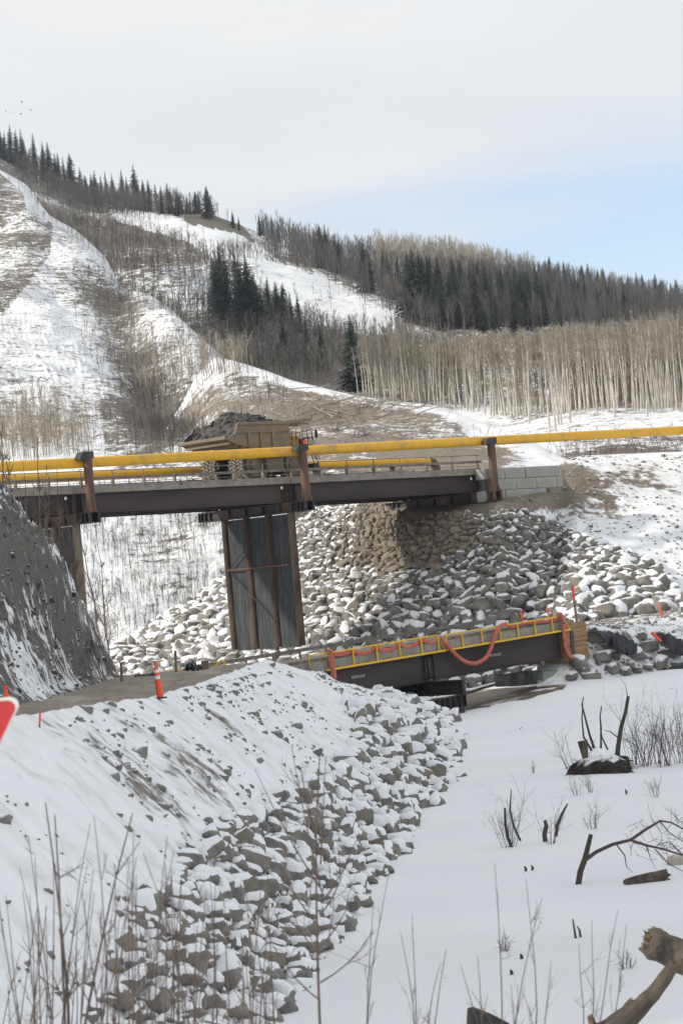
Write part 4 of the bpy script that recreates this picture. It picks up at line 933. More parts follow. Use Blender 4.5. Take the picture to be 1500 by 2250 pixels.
# its pier
cb = MB(); ibeam(cb, (mid+.2, -2.4, -1.92), (mid+.2, 7.2, -1.92), ex, ez, .95, .55, .06, .05); co = cb.build('cap_beam', M_steel, LBR)
for wv in np.arange(-2.37, 7.2, 1.3): st = MB(); st.b2(mid-.07, mid+.17, wv-.025, wv+.025, -2.80, -1.99); st.build('stiffener', M_steel, co)
for dw in (-1.9, 2.5, 6.0):
    q = MB(); ibeam(q, (mid-3.0, dw, -2.89), (mid+.5, dw, -2.89), ey, ez, .85, .5, .06, .05)
    lbm = q.build('lower_beam', M_steel, LBR)
    for s in np.arange(mid-3.0, mid+.51, .58): q = MB(); q.b2(s-.02, s+.02, dw-.24, dw-.03, -3.68, -2.95); q.build('stiffener', M_steel, lbm)
    for ds in (-2.4, .1): q = MB(); q.tube([(mid+ds, dw, -5.6), (mid+ds, dw, -3.75)], .27, 14); q.build('pile', M_pilerust, LBR)
q = MB(); q.b2(LL-.55, LL-.2, -.2, 5.2, -2.0, -.1); q.build('end_diaphragm', M_steel, LBR)
# lettering on the girder
def lettering(px0, px1, py):
    s0, s1 = lpl(px0, py, .08), lpl(px1, py, .08); c = bpy.data.curves.new('lettering', 'FONT'); c.body = 'FORMULA'; c.align_x = 'CENTER'; c.size = 1; c.extrude = .002
    o = bpy.data.objects.new('lettering', c); COL.objects.link(o); o.parent = LBR; bpy.context.view_layer.update()
    wd = max(o.dimensions.x, .1); ln = s1[0]-s0[0]; k = ln*.86/wd
    me = bpy.data.meshes.new_from_object(o.evaluated_get(bpy.context.evaluated_depsgraph_get())); bpy.data.objects.remove(o); o = link('lettering', me, LBR); me.materials.clear(); me.materials.append(M_letter); o.scale = (k, k*1.25, 1); o.rotation_euler = (math.pi/2, 0, 0); o.location = ((s0[0]+s1[0])/2, .083, s0[2]-k*.42)
    for sg in (-1, 1):
        x = (s0[0]+s1[0])/2+sg*ln*.5; z = s0[2]; m = MB(); m.add([(x-.06, .083, z), (x, .083, z-.12), (x+.06, .083, z), (x, .083, z+.12)], [(0, 1, 2, 3)]); m.build('lettering_mark', M_letter, LBR)
lettering(774, 800, 1489); lettering(1077, 1099, 1441)
# timber abutment
TA = empty('timber_abutment', mat=LM@Matrix.Translation((LL+.05, 0, 0)), label='stacked brown timber abutment at the right end of the low bridge', cat='abutment')
for k in range(8):
    m = MB(); m.b2(-1.2+(k % 2)*.05, 1.45+.09*math.sin(k*3), -.12+.03*math.sin(k*5), .25, .42-k*.335-.32, .42-k*.335); m.build('timber', M_timber, TA, bevel=.02)
for k in range(8):
    m = MB(); m.b2(-1.25, -1.0, .27, 5.3, .42-k*.335-.32, .42-k*.335); m.build('timber', M_timber, TA)
# blocks under its right end
for i, (x0, x1, yt, yb) in enumerate(((1099,1126,1478,1508),(1128,1153,1475,1507),(1156,1178,1471,1504),(1180,1240,1467,1500))):
    Yb_ = 199.2; p0, p1 = U(x0, yb, Yb_), U(x1, yt, Yb_+1.2); d = LR[:, 0]; ln = (x1-x0)/F*Yb_/LR[0, 0]
    m = MB(); m.box((0, 0, (p1-p0)[2]/2), (ln, 1.0, (p1-p0)[2])); o = m.build('lock_block', M_greenblock, bevel=.06)
    tag(o, ['grey concrete block under the low bridge, leftmost of the row', 'grey concrete block under the low bridge, second from the left', 'grey concrete block under the low bridge, third from the left', 'long grey concrete block under the low bridge beside the timber abutment'][i], 'concrete block', 'blocks under the low bridge')
    o.location = U((x0+x1)/2, yb, Yb_); o.rotation_euler = (0, 0, math.atan2(LR[1, 0], LR[0, 0]))
# ------------------------------------------------------------------ lay-flat hoses on the low bridge
def hose(pts, label, rad=.17, flat=(.55, 1.25), wv=-.34, sub=5, name='layflat_hose', ribs=True):
    P3 = np.array([LB(*lpl(640+x/2.206, 1320+y/2.206, wv+(0 if len(q) < 3 else q[2]))) for q in pts for x, y in [q[:2]]])
    t = np.linspace(0, len(P3)-1, len(P3)*sub); i = np.clip(t.astype(int), 0, len(P3)-2); f = (t-i)[:, None]; g = lambda j: P3[np.clip(j, 0, len(P3)-1)]
    Pn = .5*(2*g(i)+(-g(i-1)+g(i+1))*f+(2*g(i-1)-5*g(i)+4*g(i+1)-g(i+2))*f**2+(-g(i-1)+3*g(i)-3*g(i+1)+g(i+2))*f**3)
    b0 = Pn[0]; m = MB(); rr = np.full(len(Pn), rad)*(1+.10*np.sin(np.arange(len(Pn))*1.9)); m.tube(Pn-b0, rr, 10, flat=flat)
    o = m.build(name, M_hose, smooth=True, label=label, cat='hose'); o.location = b0; return o
hose([(182,238,.25),(186,245),(188,275),(193,310),(200,345),(206,380),(209,400)], 'flat red hose hanging down at the left end of the yellow railing', .11, (.8, 1.3), wv=-.30)
hose([(190,240),(200,290),(205,330),(212,378)], 'second strand of red hose beside the one at the left railing end', .10, (.8, 1.2), wv=-.42)
hose([(205,262),(250,258),(293,245),(330,255),(370,250),(408,228),(440,240),(480,238),(520,212),(550,222),(590,218),(632,192),(665,203),(700,195),(712,180)], 'faded red hose in loops tied behind the left yellow railing', .10, (.6, 1.4), wv=-.02)
hose([(725,180,.2),(735,190),(750,210),(785,250),(820,283),(860,303),(900,303),(940,278),(965,235),(982,180),(995,145),(1010,125,.1),(1040,112,.15)], 'long red hose sagging in a deep loop below the low bridge railing', .135, (.8, 1.1))
hose([(1035,112),(1060,125),(1090,125),(1120,110),(1180,105),(1250,98),(1290,88),(1305,72)], 'faded red hose along the right half of the yellow railing', .09, (.7, 1.2), wv=-.02)
hose([(1288,72,.15),(1300,66,.0),(1312,75),(1318,110),(1320,160),(1322,200),(1335,245),(1355,272),(1382,290)], 'bright red hose dropping from the right end of the railing to the stones', .12, (.8, 1.2))
# ------------------------------------------------------------------ haul truck
TS = 1.0
TRK = empty('haul_truck', mat=UM@Matrix.Translation((-1.65, 4.9, .02))@Matrix.Scale(TS, 4), label='big dusty mining haul truck loaded with dark earth, on the upper bridge', cat='truck')
# frame: x forward, y to the left (far side), z up; origin below the rear axle
m = MB()
for y in (-.75, .75): m.b2(-1.2, 6.0, y-.18, y+.18, 1.25, 1.85)
m.b2(-.5, .5, -1.2, 1.2, .9, 1.7); m.b2(3.9, 5.1, -1.6, 1.6, .95, 1.6); m.b2(1.2, 3.6, -2.1, -1.2, .9, 1.8); m.b2(1.2, 3.6, 1.2, 2.1, .9, 1.8)
m.build('chassis', M_tdark, TRK, bevel=.05)
def wheel(x, y, out, rad=1.36, wd=.78):
    e = empty('wheel', (x, y, rad)); e.parent = TRK
    n = 44; prof = [(-.5, .70), (-.5, .86), (-.44, .95), (-.3, .985), (.3, .985), (.44, .95), (.5, .86), (.5, .70)]
    v, f = [], []
    for i in range(n):
        a = i*2*math.pi/n
        for q, rr in prof: v.append((math.cos(a)*rr*rad, q*wd, math.sin(a)*rr*rad))
    k = len(prof); mm = []
    for i in range(n):
        for j in range(k-1): f.append((i*k+j, ((i+1) % n)*k+j, ((i+1) % n)*k+j+1, i*k+j+1))
    t = MB(); t.add(v, f)
    o = t.build('tyre', M_sidew, e)
    lg = MB()
    for i in range(30):                                 # tread lugs
        for sd in (-1, 1):
            a = (i+.5*(sd > 0))*2*math.pi/30; R = np.array([[math.cos(a), 0, -math.sin(a)], [0, 1, 0], [math.sin(a), 0, math.cos(a)]])
            sk = np.array([[1, 0, 0], [0, 1, 0], [0, sd*.35, 1]]); lg.box((R@np.array([rad*.985, sd*wd*.26, 0])), (.14, wd*.46, .17), R@sk)
    lg.build('tread', M_tread, e)
    rm = MB(); n2 = 28
    pr = [(.30, .70), (.34, .62), (.12, .55), (.10, .30), (.30, .26), (.32, 0.0)]
    v, f = [], []
    for i in range(n2):
        a = i*2*math.pi/n2
        for q, rr in pr: v.append((math.cos(a)*rr*rad, out*q*wd*1.35, math.sin(a)*rr*rad))
    k = len(pr)
    for i in range(n2):
        for j in range(k-1): f.append((i*k+j, ((i+1) % n2)*k+j, ((i+1) % n2)*k+j+1, i*k+j+1))
    rm.add(v, f); rm.tube([(0, -out*.2, 0), (0, out*.28*wd, 0)], .2, 12); rm.build('rim', M_truck, e)
for y, o in ((-2.15, -1), (-1.28, -1), (1.28, 1), (2.15, 1)): wheel(0, y, o)
for y, o in ((-1.85, -1), (1.85, 1)): wheel(4.57, y, o)
# dump body
zb = lambda x: np.interp(x, [-3.2, -2.2, -.3, 2.9, 3.7], [3.50, 3.08, 2.62, 2.25, 2.75])
HW = 2.75
m = MB(); xs = [-3.2, -2.2, -.3, 2.9, 3.7]
for j in range(4):
    x0, x1 = xs[j], xs[j+1]; z0, z1 = zb(x0), zb(x1); w0, w1 = (HW, HW) if j < 3 else (HW, HW)
    m.add([(x0, -w0, z0), (x1, -w1, z1), (x1, w1, z1), (x0, w0, z0), (x0, -w0, z0+.22), (x1, -w1, z1+.22), (x1, w1, z1+.22), (x0, w0, z0+.22)], [(0, 3, 2, 1), (4, 5, 6, 7), (0, 1, 5, 4), (3, 7, 6, 2), (0, 4, 7, 3), (1, 2, 6, 5)])
bd = m.build('dump_body', M_truck, TRK)
def sidewall(y0, y1, mm):
    prof = [(-3.2, 3.55), (-2.2, 3.1), (-.3, 2.64), (2.9, 2.27), (3.7, 2.8), (3.7, 4.80), (-1.75, 4.72), (-2.15, 4.12), (-2.5, 3.78)]
    q = MB(); q.prism(prof, y0, y1); return q.build('side_wall', mm, bd)
sidewall(-HW-.10, -HW+.02, M_truck); sidewall(HW-.02, HW+.10, M_bodyin)
q = MB(); q.add([(-3.2, HW-.05, 3.6), (-3.2, HW+.12, 3.6), (-2.0, HW+.12, 4.5), (-2.0, HW-.05, 4.5), (-3.2, HW+.12, 3.5), (-2.0, HW+.12, 3.0)], [(0, 1, 2, 3), (1, 4, 5, 2)]); q.build('tail_flare', M_bodyin, bd)
q = MB(); q.b2(-1.75, 3.75, -HW-.24, -HW-.09, 4.58, 4.82); q.b2(-1.75, 3.75, HW+.09, HW+.24, 4.58, 4.82); q.build('top_rail', M_truck, bd, bevel=.02)
q = MB(); q.box((-2.06, -HW-.17, 4.26), (.14, .14, 1.1), np.array(Matrix.Rotation(-.42, 3, 'Y')).T); q.build('tail_post', M_truck, bd)
for x, z0, z1 in ((-.75, 2.8, 4.0), (.55, 2.6, 4.0), (1.85, 2.45, 4.0)):
    for sg in (-1, 1): q = MB(); q.b2(x-.16, x+.16, sg*(HW+.10) if sg > 0 else -HW-.26, HW+.26 if sg > 0 else -HW-.10, z0, z1); q.build('rib', M_truck, bd, bevel=.03)
q = MB(); q.b2(-2.1, 3.7, -HW-.22, -HW-.10, 3.96, 4.08); q.build('side_ledge', M_truck, bd)
for x in np.arange(-2.7, 3.0, .75):                      # cross ribs below the floor
    q = MB(); q.b2(x-.13, x+.13, -HW+.05, HW-.05, zb(x)-.22, zb(x)+.02); q.build('floor_rib', M_truck, bd)
q = MB(); q.box((-3.2, 0, 3.6), (.16, 2*HW+.2, .26)); q.build('tail_lip', M_truck, bd, bevel=.03)
q = MB(); q.b2(3.66, 3.84, -HW, HW, 2.7, 4.85); q.build('front_wall', M_truck, bd)
q = MB(); q.add([(3.5, -2.9, 4.62), (6.25, -2.9, 4.78), (6.25, 2.9, 4.78), (3.5, 2.9, 4.62), (3.5, -2.9, 4.86), (6.25, -2.9, 4.93), (6.25, 2.9, 4.93), (3.5, 2.9, 4.86)], [(0, 3, 2, 1), (4, 5, 6, 7), (0, 1, 5, 4), (3, 7, 6, 2), (0, 4, 7, 3), (1, 2, 6, 5)])
for y in np.linspace(-2.6, 2.6, 5): q.b2(3.7, 6.1, y-.09, y+.09, 4.5, 4.66)
q.build('canopy', M_truck, bd)
# upper deck, cab, cabinets, rails
q = MB(); q.b2(4.0, 6.35, -2.7, 2.7, 2.72, 2.84); q.build('upper_deck', M_tdark, TRK)
q = MB(); q.b2(4.2, 5.9, .5, 2.2, 2.84, 4.35); cab = q.build('cab', M_tyel, TRK, bevel=.06)
q = MB(); q.b2(4.35, 5.75, .47, .495, 3.35, 4.15); q.b2(5.905, 5.93, .65, 2.05, 3.3, 4.2); q.b2(4.17, 4.195, .7, 2.0, 3.35, 4.15); q.build('cab_window', M_glass, cab)
q = MB(); q.b2(4.05, 4.95, -2.55, -1.5, 2.85, 3.62); q.build('cabinet', M_tyel, TRK, bevel=.04)
q = MB(); q.b2(5.05, 5.7, -2.5, -1.8, 2.85, 3.35); q.build('air_filter', M_tdark, TRK, bevel=.08)
q = MB(); q.b2(5.2, 5.6, -2.72, -2.6, 2.9, 3.2); q.build('marker_panel', M_orange, TRK)
q = MB(); q.b2(4.9, 6.5, -1.5, 1.5, 1.1, 2.7); q.build('radiator_housing', M_tyel, TRK, bevel=.08)
q = MB(); q.b2(6.2, 6.75, -2.75, 2.75, .75, 1.3); q.build('front_bumper', M_tdark, TRK, bevel=.05)
for pts in ([(4.1, -2.7, 2.84), (4.1, -2.7, 3.95), (5.0, -2.7, 3.95), (5.0, -2.7, 2.84)], [(4.1, -2.7, 3.4), (5.0, -2.7, 3.4)], [(4.55, -2.7, 2.84), (4.55, -2.7, 3.95)], [(5.25, -2.7, 2.84), (5.25, -2.7, 4.0), (6.3, -2.7, 4.0), (6.3, -2.7, 2.84)], [(5.25, -2.7, 3.4), (6.3, -2.7, 3.4)], [(5.8, -2.7, 2.84), (5.8, -2.7, 4.0)], [(6.3, -2.7, 4.0), (6.3, 2.7, 4.0)], [(6.3, -2.7, 3.4), (6.3, 2.7, 3.4)], [(6.3, 0, 2.84), (6.3, 0, 4.0)]):
    q = MB(); q.tube(pts, .035, 5); q.build('handrail', M_tdark, TRK)
for off in (0, .5):
    q = MB(); q.tube([(6.35, -2.6+off, 2.85), (7.0, -2.6+off, .9)], .04, 5); q.tube([(6.35, -2.6+off, 3.7), (7.05, -2.6+off, 1.6)], .03, 5); q.build('ladder_rail', M_tdark, TRK)
for k in range(6):
    t = k/6+.08; q = MB(); q.tube([(6.35+.65*t, -2.6, 2.85-1.95*t), (6.35+.65*t, -2.1, 2.85-1.95*t)], .03, 5); q.build('ladder_step', M_tdark, TRK)
q = MB(); q.tube([(6.2, -2.75, 3.9), (6.5, -3.05, 4.0), (6.5, -3.05, 3.6)], .03, 5); q.b2(6.42, 6.5, -3.2, -2.95, 3.35, 4.0); q.build('mirror', M_tdark, TRK)
for y in (-.7, .7): q = MB(); q.tube([(2.4, y, 1.6), (2.9, y, 2.5)], .16, 10); q.build('hoist_cylinder', M_tdark, TRK)
for y in (-2.0, 2.0): q = MB(); q.b2(1.3, 3.2, y-.42, y+.42, .72, 1.85); q.build('side_tank', M_truck, TRK, bevel=.1)
q = MB(); q.tube([(4.3, -.9, 4.86), (4.3, -.9, 5.05)], .1, 8); q.tube([(5.1, -2.2, 4.92), (5.1, -2.2, 5.15)], .07, 8); q.build('beacon', M_truck, TRK)
# the load
r = np.random.default_rng(950); m = MB()
gx_, gy_ = np.meshgrid(np.linspace(-3.1, 3.6, 80), np.linspace(-2.68, 2.68, 60))
base = np.interp(gx_, [-3.2, -2.7, -2.2, -1.4, -.3, .8, 2.4, 3.6], [3.2, 3.45, 3.95, 4.85, 5.75, 5.7, 5.25, 4.85])
edge = np.clip((2.75-np.abs(gy_))/2.3, 0, 1); zz = np.minimum(base, 3.3+.35*(gx_+3.6))*0+np.where(gx_ < -1.4, base, 4.66+(base-4.66)*edge**.75)
zz += .16*fbm(np.stack([gx_*2.2, gy_*2.2, gx_*0], -1), 4, 5); zz = np.maximum(zz, np.interp(gx_, xs, [zb(x)+.2 for x in xs]))
LM2 = UM@Matrix.Translation((-1.65, 4.9, .02))@Matrix.Scale(TS, 4)
ldW = np.stack([gx_, gy_, zz], -1)
ld = grid_mesh('earth_load', ldW, M_load, smooth=False, label='heap of dark broken earth and rock filling the haul truck body', cat='earth'); ld.matrix_world = LM2
for k in range(150):
    i, j = r.integers(2, 58), r.integers(2, 78); q = r.uniform(.12, .38); m.hull(r.normal(size=(10, 3))*q*np.array([.6, .5, .38])+ldW[i, j])
ch_ = m.build('chunks', M_load, ld, kind='stuff')
# ------------------------------------------------------------------ small things
def delineator(px, top, base, Yd, label, lean=0.):
    p = U(px, base, Yd); H = (base-top)/F*Yd; e = empty('delineator', p, label=label, cat='delineator post', group='orange delineators beside the road'); e.rotation_euler = (0, lean, 0)
    m = MB(); m.tube([(0, 0, .0), (0, 0, .04), (0, 0, .05)], [.20, .20, .16], 14); m.build('base', M_black, e)
    m = MB(); m.tube([(0, 0, .04), (0, 0, H*.80), (0, 0, H*.82), (0, 0, H*.86)], [.095, .072, .055, .035], 16); m.build('tube', M_orange, e, smooth=False)
    for a, b_ in ((.52, .61), (.69, .77)): m = MB(); m.tube([(0, 0, H*a), (0, 0, H*b_)], [.084-.02*a+.008, .084-.02*b_+.008], 16); m.build('reflective_band', M_white, e)
    m = MB(); m.tube([(0, 0, H*.85), (0, 0, H*.93), (0, 0, H*.97), (0, 0, H)], [.03, .028, .045, .02], 12); m.build('grip', M_orange, e)
delineator(352, 1452, 1536, 81, 'orange delineator with white bands leaning at the road edge', -.06)
delineator(21, 1507, 1622, 60, 'orange delineator at the left edge of the picture behind the red sign')
def stake(px, top, px2, base, Yd, label, w_=.05, tip=.35, mt=None):
    a, b_ = U(px2, base+6, Yd), U(px, top, Yd); e = empty('survey_stake', a, label=label, cat='stake', group='survey stakes'); d = b_-a; k = a*0+d*(1-tip)
    m = MB(); m.tube([(0, 0, 0), k], w_/2*1.3, 4); m.build('lath', mt or M_oldwood, e)
    if tip > 0: m = MB(); m.tube([k, d], w_/2*1.32, 4); m.build('painted_tip', M_orange, e)
stake(88, 1566, 85, 1645, 62, 'thin orange tipped stake upright in the snow bank near the left edge', .035, .3)
stake(284, 1577, 236, 1612, 76, 'thin orange tipped stake lying tilted on the snow bank', .03, .2)
stake(1257, 1287, 1267, 1362, 206, 'tall orange topped stake on the bench beside the low bridge end', .15, .38)
stake(1449, 1324, 1454, 1359, 214, 'orange stake on the bench at the far right', .1, .8)
stake(1144, 1343, 1150, 1364, 210, 'short red stake behind the low bridge railing', .1, .95)
stake(1202, 1338, 1208, 1358, 212, 'short red stake behind the right end of the low bridge', .1, .95)
stake(1299, 1412, 1305, 1436, 203, 'short orange stake between the stones by the timber abutment', .15, .95)
stake(1431, 1390, 1452, 1404, 203, 'red painted stake leaning on the stones by the black fabric', .18, .95)
stake(1333, 1386, 1354, 1390, 203, 'red painted stake lying on the black sheet', .18, .95)
for px, top, base, Yd, w_, lb in ((266,1456,1506,122,.13,'brown wooden post at the foot of the cut slope'),(385,1430,1482,142,.13,'thin wooden post with a red top beside the road'),(450,1452,1478,152,.42,'short stout wooden post beside the road before the pier')):
    a, b_ = U(px+2, base, Yd), U(px, top, Yd); m = MB(); m.tube([(0, 0, -.2), b_-a], [w_*.55, w_*.5], 7); o = m.build('wooden_post', M_oldwood, label=lb, cat='post'); o.location = a
# black silt fences and sheets
def cloth(name, top, bot, label, Yd, seed, thick=.03, amp=.12, mt=None, cat='fabric'):
    n, k = 26, 9; t = np.array(top, float); b = np.array(bot, float); u = np.linspace(0, 1, n); rr = []
    ti = np.stack([np.interp(u, np.linspace(0, 1, len(t)), t[:, i]) for i in (0, 1)], -1); bi = np.stack([np.interp(u, np.linspace(0, 1, len(b)), b[:, i]) for i in (0, 1)], -1)
    W = []
    for v in np.linspace(0, 1, k):
        q = ti*(1-v)+bi*v; W.append(U(q[:, 0], q[:, 1], Yd(u, v) if callable(Yd) else Yd-.4*v))
    W = np.array(W); W[..., 1] += amp*fbm(np.stack([np.tile(u*14, (k, 1)), np.tile(np.linspace(0, 1, k)[:, None]*1.5, (1, n)), np.zeros((k, n))], -1), 3, seed)
    W[..., 2] += amp*.6*fbm(np.stack([np.tile(u*9, (k, 1)), np.tile(np.linspace(0, 1, k)[:, None]*2, (1, n)), np.ones((k, n))], -1), 3, seed+5)
    base = W[-1].mean(0); o = grid_mesh(name, W-base, mt or M_black, label=label, cat=cat); o.location = base
    s = o.modifiers.new('thickness', 'SOLIDIFY'); s.thickness = thick; return o
cloth('silt_fence', [(295,1484),(320,1481),(345,1476)], [(296,1497),(320,1494),(346,1488)], 'black silt fence at the roadside behind the orange delineator', 135, 1, amp=.05)
cloth('tarp', [(408,1462),(425,1460),(440,1466)], [(402,1475),(425,1474),(444,1474)], 'crumpled dark tarp beside the road before the pier', 148, 2, amp=.3)
cloth('fabric_sheet', [(1292,1380),(1310,1375),(1335,1384),(1350,1393),(1378,1402)], [(1290,1388),(1308,1386),(1332,1412),(1355,1428),(1380,1440)], 'black fabric sheet draped over the stones right of the timber abutment', lambda u, v: 202.5-1.2*v, 3, amp=.18)
cloth('fabric_sheet', [(1340,1388),(1365,1395),(1390,1408),(1400,1415)], [(1350,1430),(1365,1438),(1385,1440),(1398,1432)], 'crumpled black fabric between the stones below the bench', lambda u, v: 202-1.2*v, 4, amp=.2)
cloth('fabric_sheet', [(1440,1393),(1460,1390),(1485,1400),(1515,1415)], [(1452,1418),(1475,1432),(1495,1440),(1515,1442)], 'black fabric in folds on the bench slope at the right edge', lambda u, v: 205-1.3*v, 5, amp=.22)
cloth('silt_fence', [(1405,1474),(1440,1470),(1470,1465),(1520,1458)], [(1407,1482),(1440,1482),(1470,1479),(1520,1473)], 'low black silt fence along the snow at the far right shore', 203.5, 6, amp=.08)
for px, y0, y1 in ((1408,1472,1483),(1466,1461,1480)):
    m = MB(); a, b_ = U(px+1, y1, 203.1), U(px, y0, 203.1); m.tube([(0, 0, 0), b_-a], .07, 4); o = m.build('fence_stake', M_timber, label='wooden stake of the right silt fence, %s' % ('left one' if px < 1450 else 'right one'), cat='stake'); o.location = a
# yellow barrier tape beside the road before the bridge
m = MB(); pts = [U(x, y, 160) for x, y in ((470,1472),(478,1458),(486,1452),(494,1456),(490,1470))]; m.tube(np.array(pts)-pts[0], .05, 4, flat=(.3, 1.6)); o = m.build('caution_tape', M_yel, label='loop of yellow tape beside the short wooden post', cat='tape'); o.location = pts[0]
# red sign at the left edge
SG = empty('road_sign', U(-50, 1650, 22), label='blurred red sign with pale rim at the left edge of the picture', cat='sign')
def tri(s, y0, y1):
    c = [(-s, s*.8), (s, s*.8), (0, -s*.93)]; P2 = []
    for i, (x, z) in enumerate(c):
        for a in np.linspace(-1.0, 1.0, 6):
            base_a = (math.radians(150), math.radians(30), math.radians(270))[i]; P2.append((x*.80+s*.16*math.cos(base_a-a), z*.80+s*.16*math.sin(base_a-a)))
    return P2
ctr = (U(-62, 1630, 22)-U(-50, 1650, 22))
for s, y0, y1, mt, nm in ((.40, .0, .006, M_white, 'rim'), (.368, -.006, -.001, M_signred, 'face')):
    m = MB(); m.prism(tri(s, 0, 0), y0, y1); o = m.build(nm, mt, SG); o.location = ctr
m = MB(); m.b2(-.04, .04, .012, .06, -2.2, .45); o = m.build('post', M_galv, SG); o.location = ctr
# birds
for i, (px, py, s) in enumerate(((13,243,.8),(21,248,.7),(33,246,1.0),(46,229,1.),(48,224,1.1),(46,250,1.1),(67,241,1.0))):
    r = np.random.default_rng(i); m = MB(); a = r.uniform(.2, .9); m.tube([(-.45, 0, 0), (-.2, 0, .03), (.15, 0, .03), (.4, 0, 0)], [.03, .11, .11, .03], 6)
    for sg in (-1, 1): m.add([(.15, 0, .05), (-.2, 0, .05), (-.1, sg*.55, .05+.35*a), (.12, sg*.55, .07+.35*a), (-.12, sg*1.0, .05+.2*a)], [(0, 1, 2, 3), (3, 2, 4)])
    o = m.build('bird', M_tdark, label='tiny dark bird in the flock above the left ridge', cat='bird', group='birds in the sky'); o.location = U(px, py, 420); o.rotation_euler = (r.normal()*.3, .2, r.uniform(0, 6)); o.scale = (s*.42,)*3
# ------------------------------------------------------------------ shrubs, sticks and dead wood on the river snow
def shrub(name, base, stems, H, spread, rad, label, cat, seed, mt=None, depth=2, group=None, lean=(0, 0)):
    r = np.random.default_rng(seed); m = MB()
    for k in range(stems):
        a = r.uniform(0, 6.28); h = H*r.uniform(.5, 1.05); d = np.array([math.cos(a)*spread+lean[0], math.sin(a)*spread+lean[1], 1.]); o = np.array([math.cos(a), math.sin(a), 0])*spread*.35*H*r.random()
        limb(m, o+np.array([0, 0, -.15]), d, h, rad*r.uniform(.6, 1.1), r, depth if r.random() < .7 else max(depth-1, 0), 4, 5, .12, .05)
    o = m.build(name, mt or M_twig, label=label, cat=cat, group=group); o.location = base; return o
IC = lambda px, py: on_ice(px, py)
# root ball with broken stems
rb = IC(1322, 1700)+np.array([0, .5, 0]); RB = empty('root_ball', rb, label='upturned dark root ball with broken stems standing in the river snow', cat='root ball')
r = np.random.default_rng(31); gx_, gy_ = np.meshgrid(np.linspace(0, 2*math.pi, 41), np.linspace(0, 1, 12))
rr_ = (1.22+.10*np.sin(gx_*5)+.12*np.sin(gx_*9+1))*np.sqrt(np.clip(1-gy_**2.4, 0, 1)); Wm = np.stack([rr_*np.cos(gx_), rr_*.7*np.sin(gx_), -.1+gy_*.85], -1)
Wm += .12*fbm(Wm*3, 3, 6)[..., None]; Wm[:, -1] = Wm[:, 0]
grid_mesh('root_mass', Wm, M_rootsnow).parent = RB
m = MB()
for k in range(150):
    a = r.uniform(0, 6.28); h = r.uniform(.05, .55); p = np.array([1.2*math.cos(a)*(1-h*.4), .82*math.sin(a)*(1-h*.4), h]); q = p+np.array([math.cos(a)*.25+r.normal()*.15, math.sin(a)*.2, -.25+r.normal()*.12]); m.tube([p*.85, p, q], [.03, .025, .008], 4)
m.build('roots', M_bark, RB, kind='stuff')
def stick_px(pts, rads, Yd, mt=M_bark, sub=3, n=7):
    P3 = np.array([U(x, y, Yd) for x, y in pts]); return P3, rads
def stem(parent, pts, rads, Yd, base, name='stem', mt=None):
    P3 = np.array([U(x, y, Yd) for x, y in pts])-base; m = MB(); m.tube(P3, rads, 7); return m.build(name, mt or M_bark, parent)
yb_ = rb[1]
stem(RB, [(1355,1672),(1358,1640),(1364,1600),(1374,1565),(1380,1530)], [.13, .10, .09, .075, .07], yb_, rb); stem(RB, [(1378,1532),(1374,1505),(1362,1490)], [.02, .012, .005], yb_, rb, 'twig')
stem(RB, [(1305,1645),(1295,1615),(1286,1580),(1278,1548),(1282,1532)], [.06, .05, .04, .03, .02], yb_, rb); stem(RB, [(1320,1645),(1320,1600),(1318,1575),(1321,1552)], [.045, .04, .03, .025], yb_, rb)
stem(RB, [(1300,1650),(1282,1620),(1278,1580),(1280,1545)], [.05, .04, .03, .02], yb_, rb); stem(RB, [(1335,1648),(1322,1620),(1318,1600)], [.04, .03, .02], yb_, rb); stem(RB, [(1356,1620),(1340,1608),(1326,1604)], [.03, .02, .01], yb_, rb)
m = MB(); m.add(np.array([U(1268,1630,yb_-.3), U(1290,1626,yb_-.3), U(1292,1668,yb_-.2), U(1280,1670,yb_-.2), U(1268,1630,yb_-.2), U(1290,1626,yb_-.2), U(1292,1668,yb_-.1), U(1280,1670,yb_-.1)])-rb, [(0, 1, 2, 3), (7, 6, 5, 4), (0, 4, 5, 1), (1, 5, 6, 2), (2, 6, 7, 3), (3, 7, 4, 0)]); m.build('bark_slab', M_log, RB)
for i, px in enumerate((1392,1408,1422,1440,1458,1475,1492,1510)):
    shrub('bare_shrub', IC(px, 1682+rt.uniform(-6, 6)), 8, 2.4+.5*math.sin(i*2), .28, .016, 'slender reddish bare shrub in the thicket right of the root ball', 'shrub', 1100+i, group='shrubs right of the root ball')
shrub('bare_shrub', IC(1268, 1690), 7, 2.2, .5, .014, 'thin bare shrub at the left side of the root ball', 'shrub', 1120)
for i, (px, py, n, H, lb) in enumerate(((1118,1862,15,1.7,'twiggy bare shrub on the snow left of the two broken stumps'),(1210,1855,10,1.3,'low twigs around the two broken stumps'),(1302,1822,8,1.1,'small fine shrub on the snow below the root ball'),(1270,1748,6,1.0,'sparse twigs on the snow right below the root ball'),(1110,2090,9,.45,'small tuft of twigs on the snow in the right foreground'),(1300,1742,7,.9,'faint twigs beside the fine shrub under the root ball'),(1375,2130,10,.55,'small fan of dry stalks near the broken log'),(1170,1700,5,.6,'tiny dry stalks on the open snow left of the root ball'),(1440,1752,8,.9,'fine dry stalks on the snow at the right edge'))):
    shrub('bare_shrub', IC(px, py), n, H, .35, .010, lb, 'shrub', 1130+i)
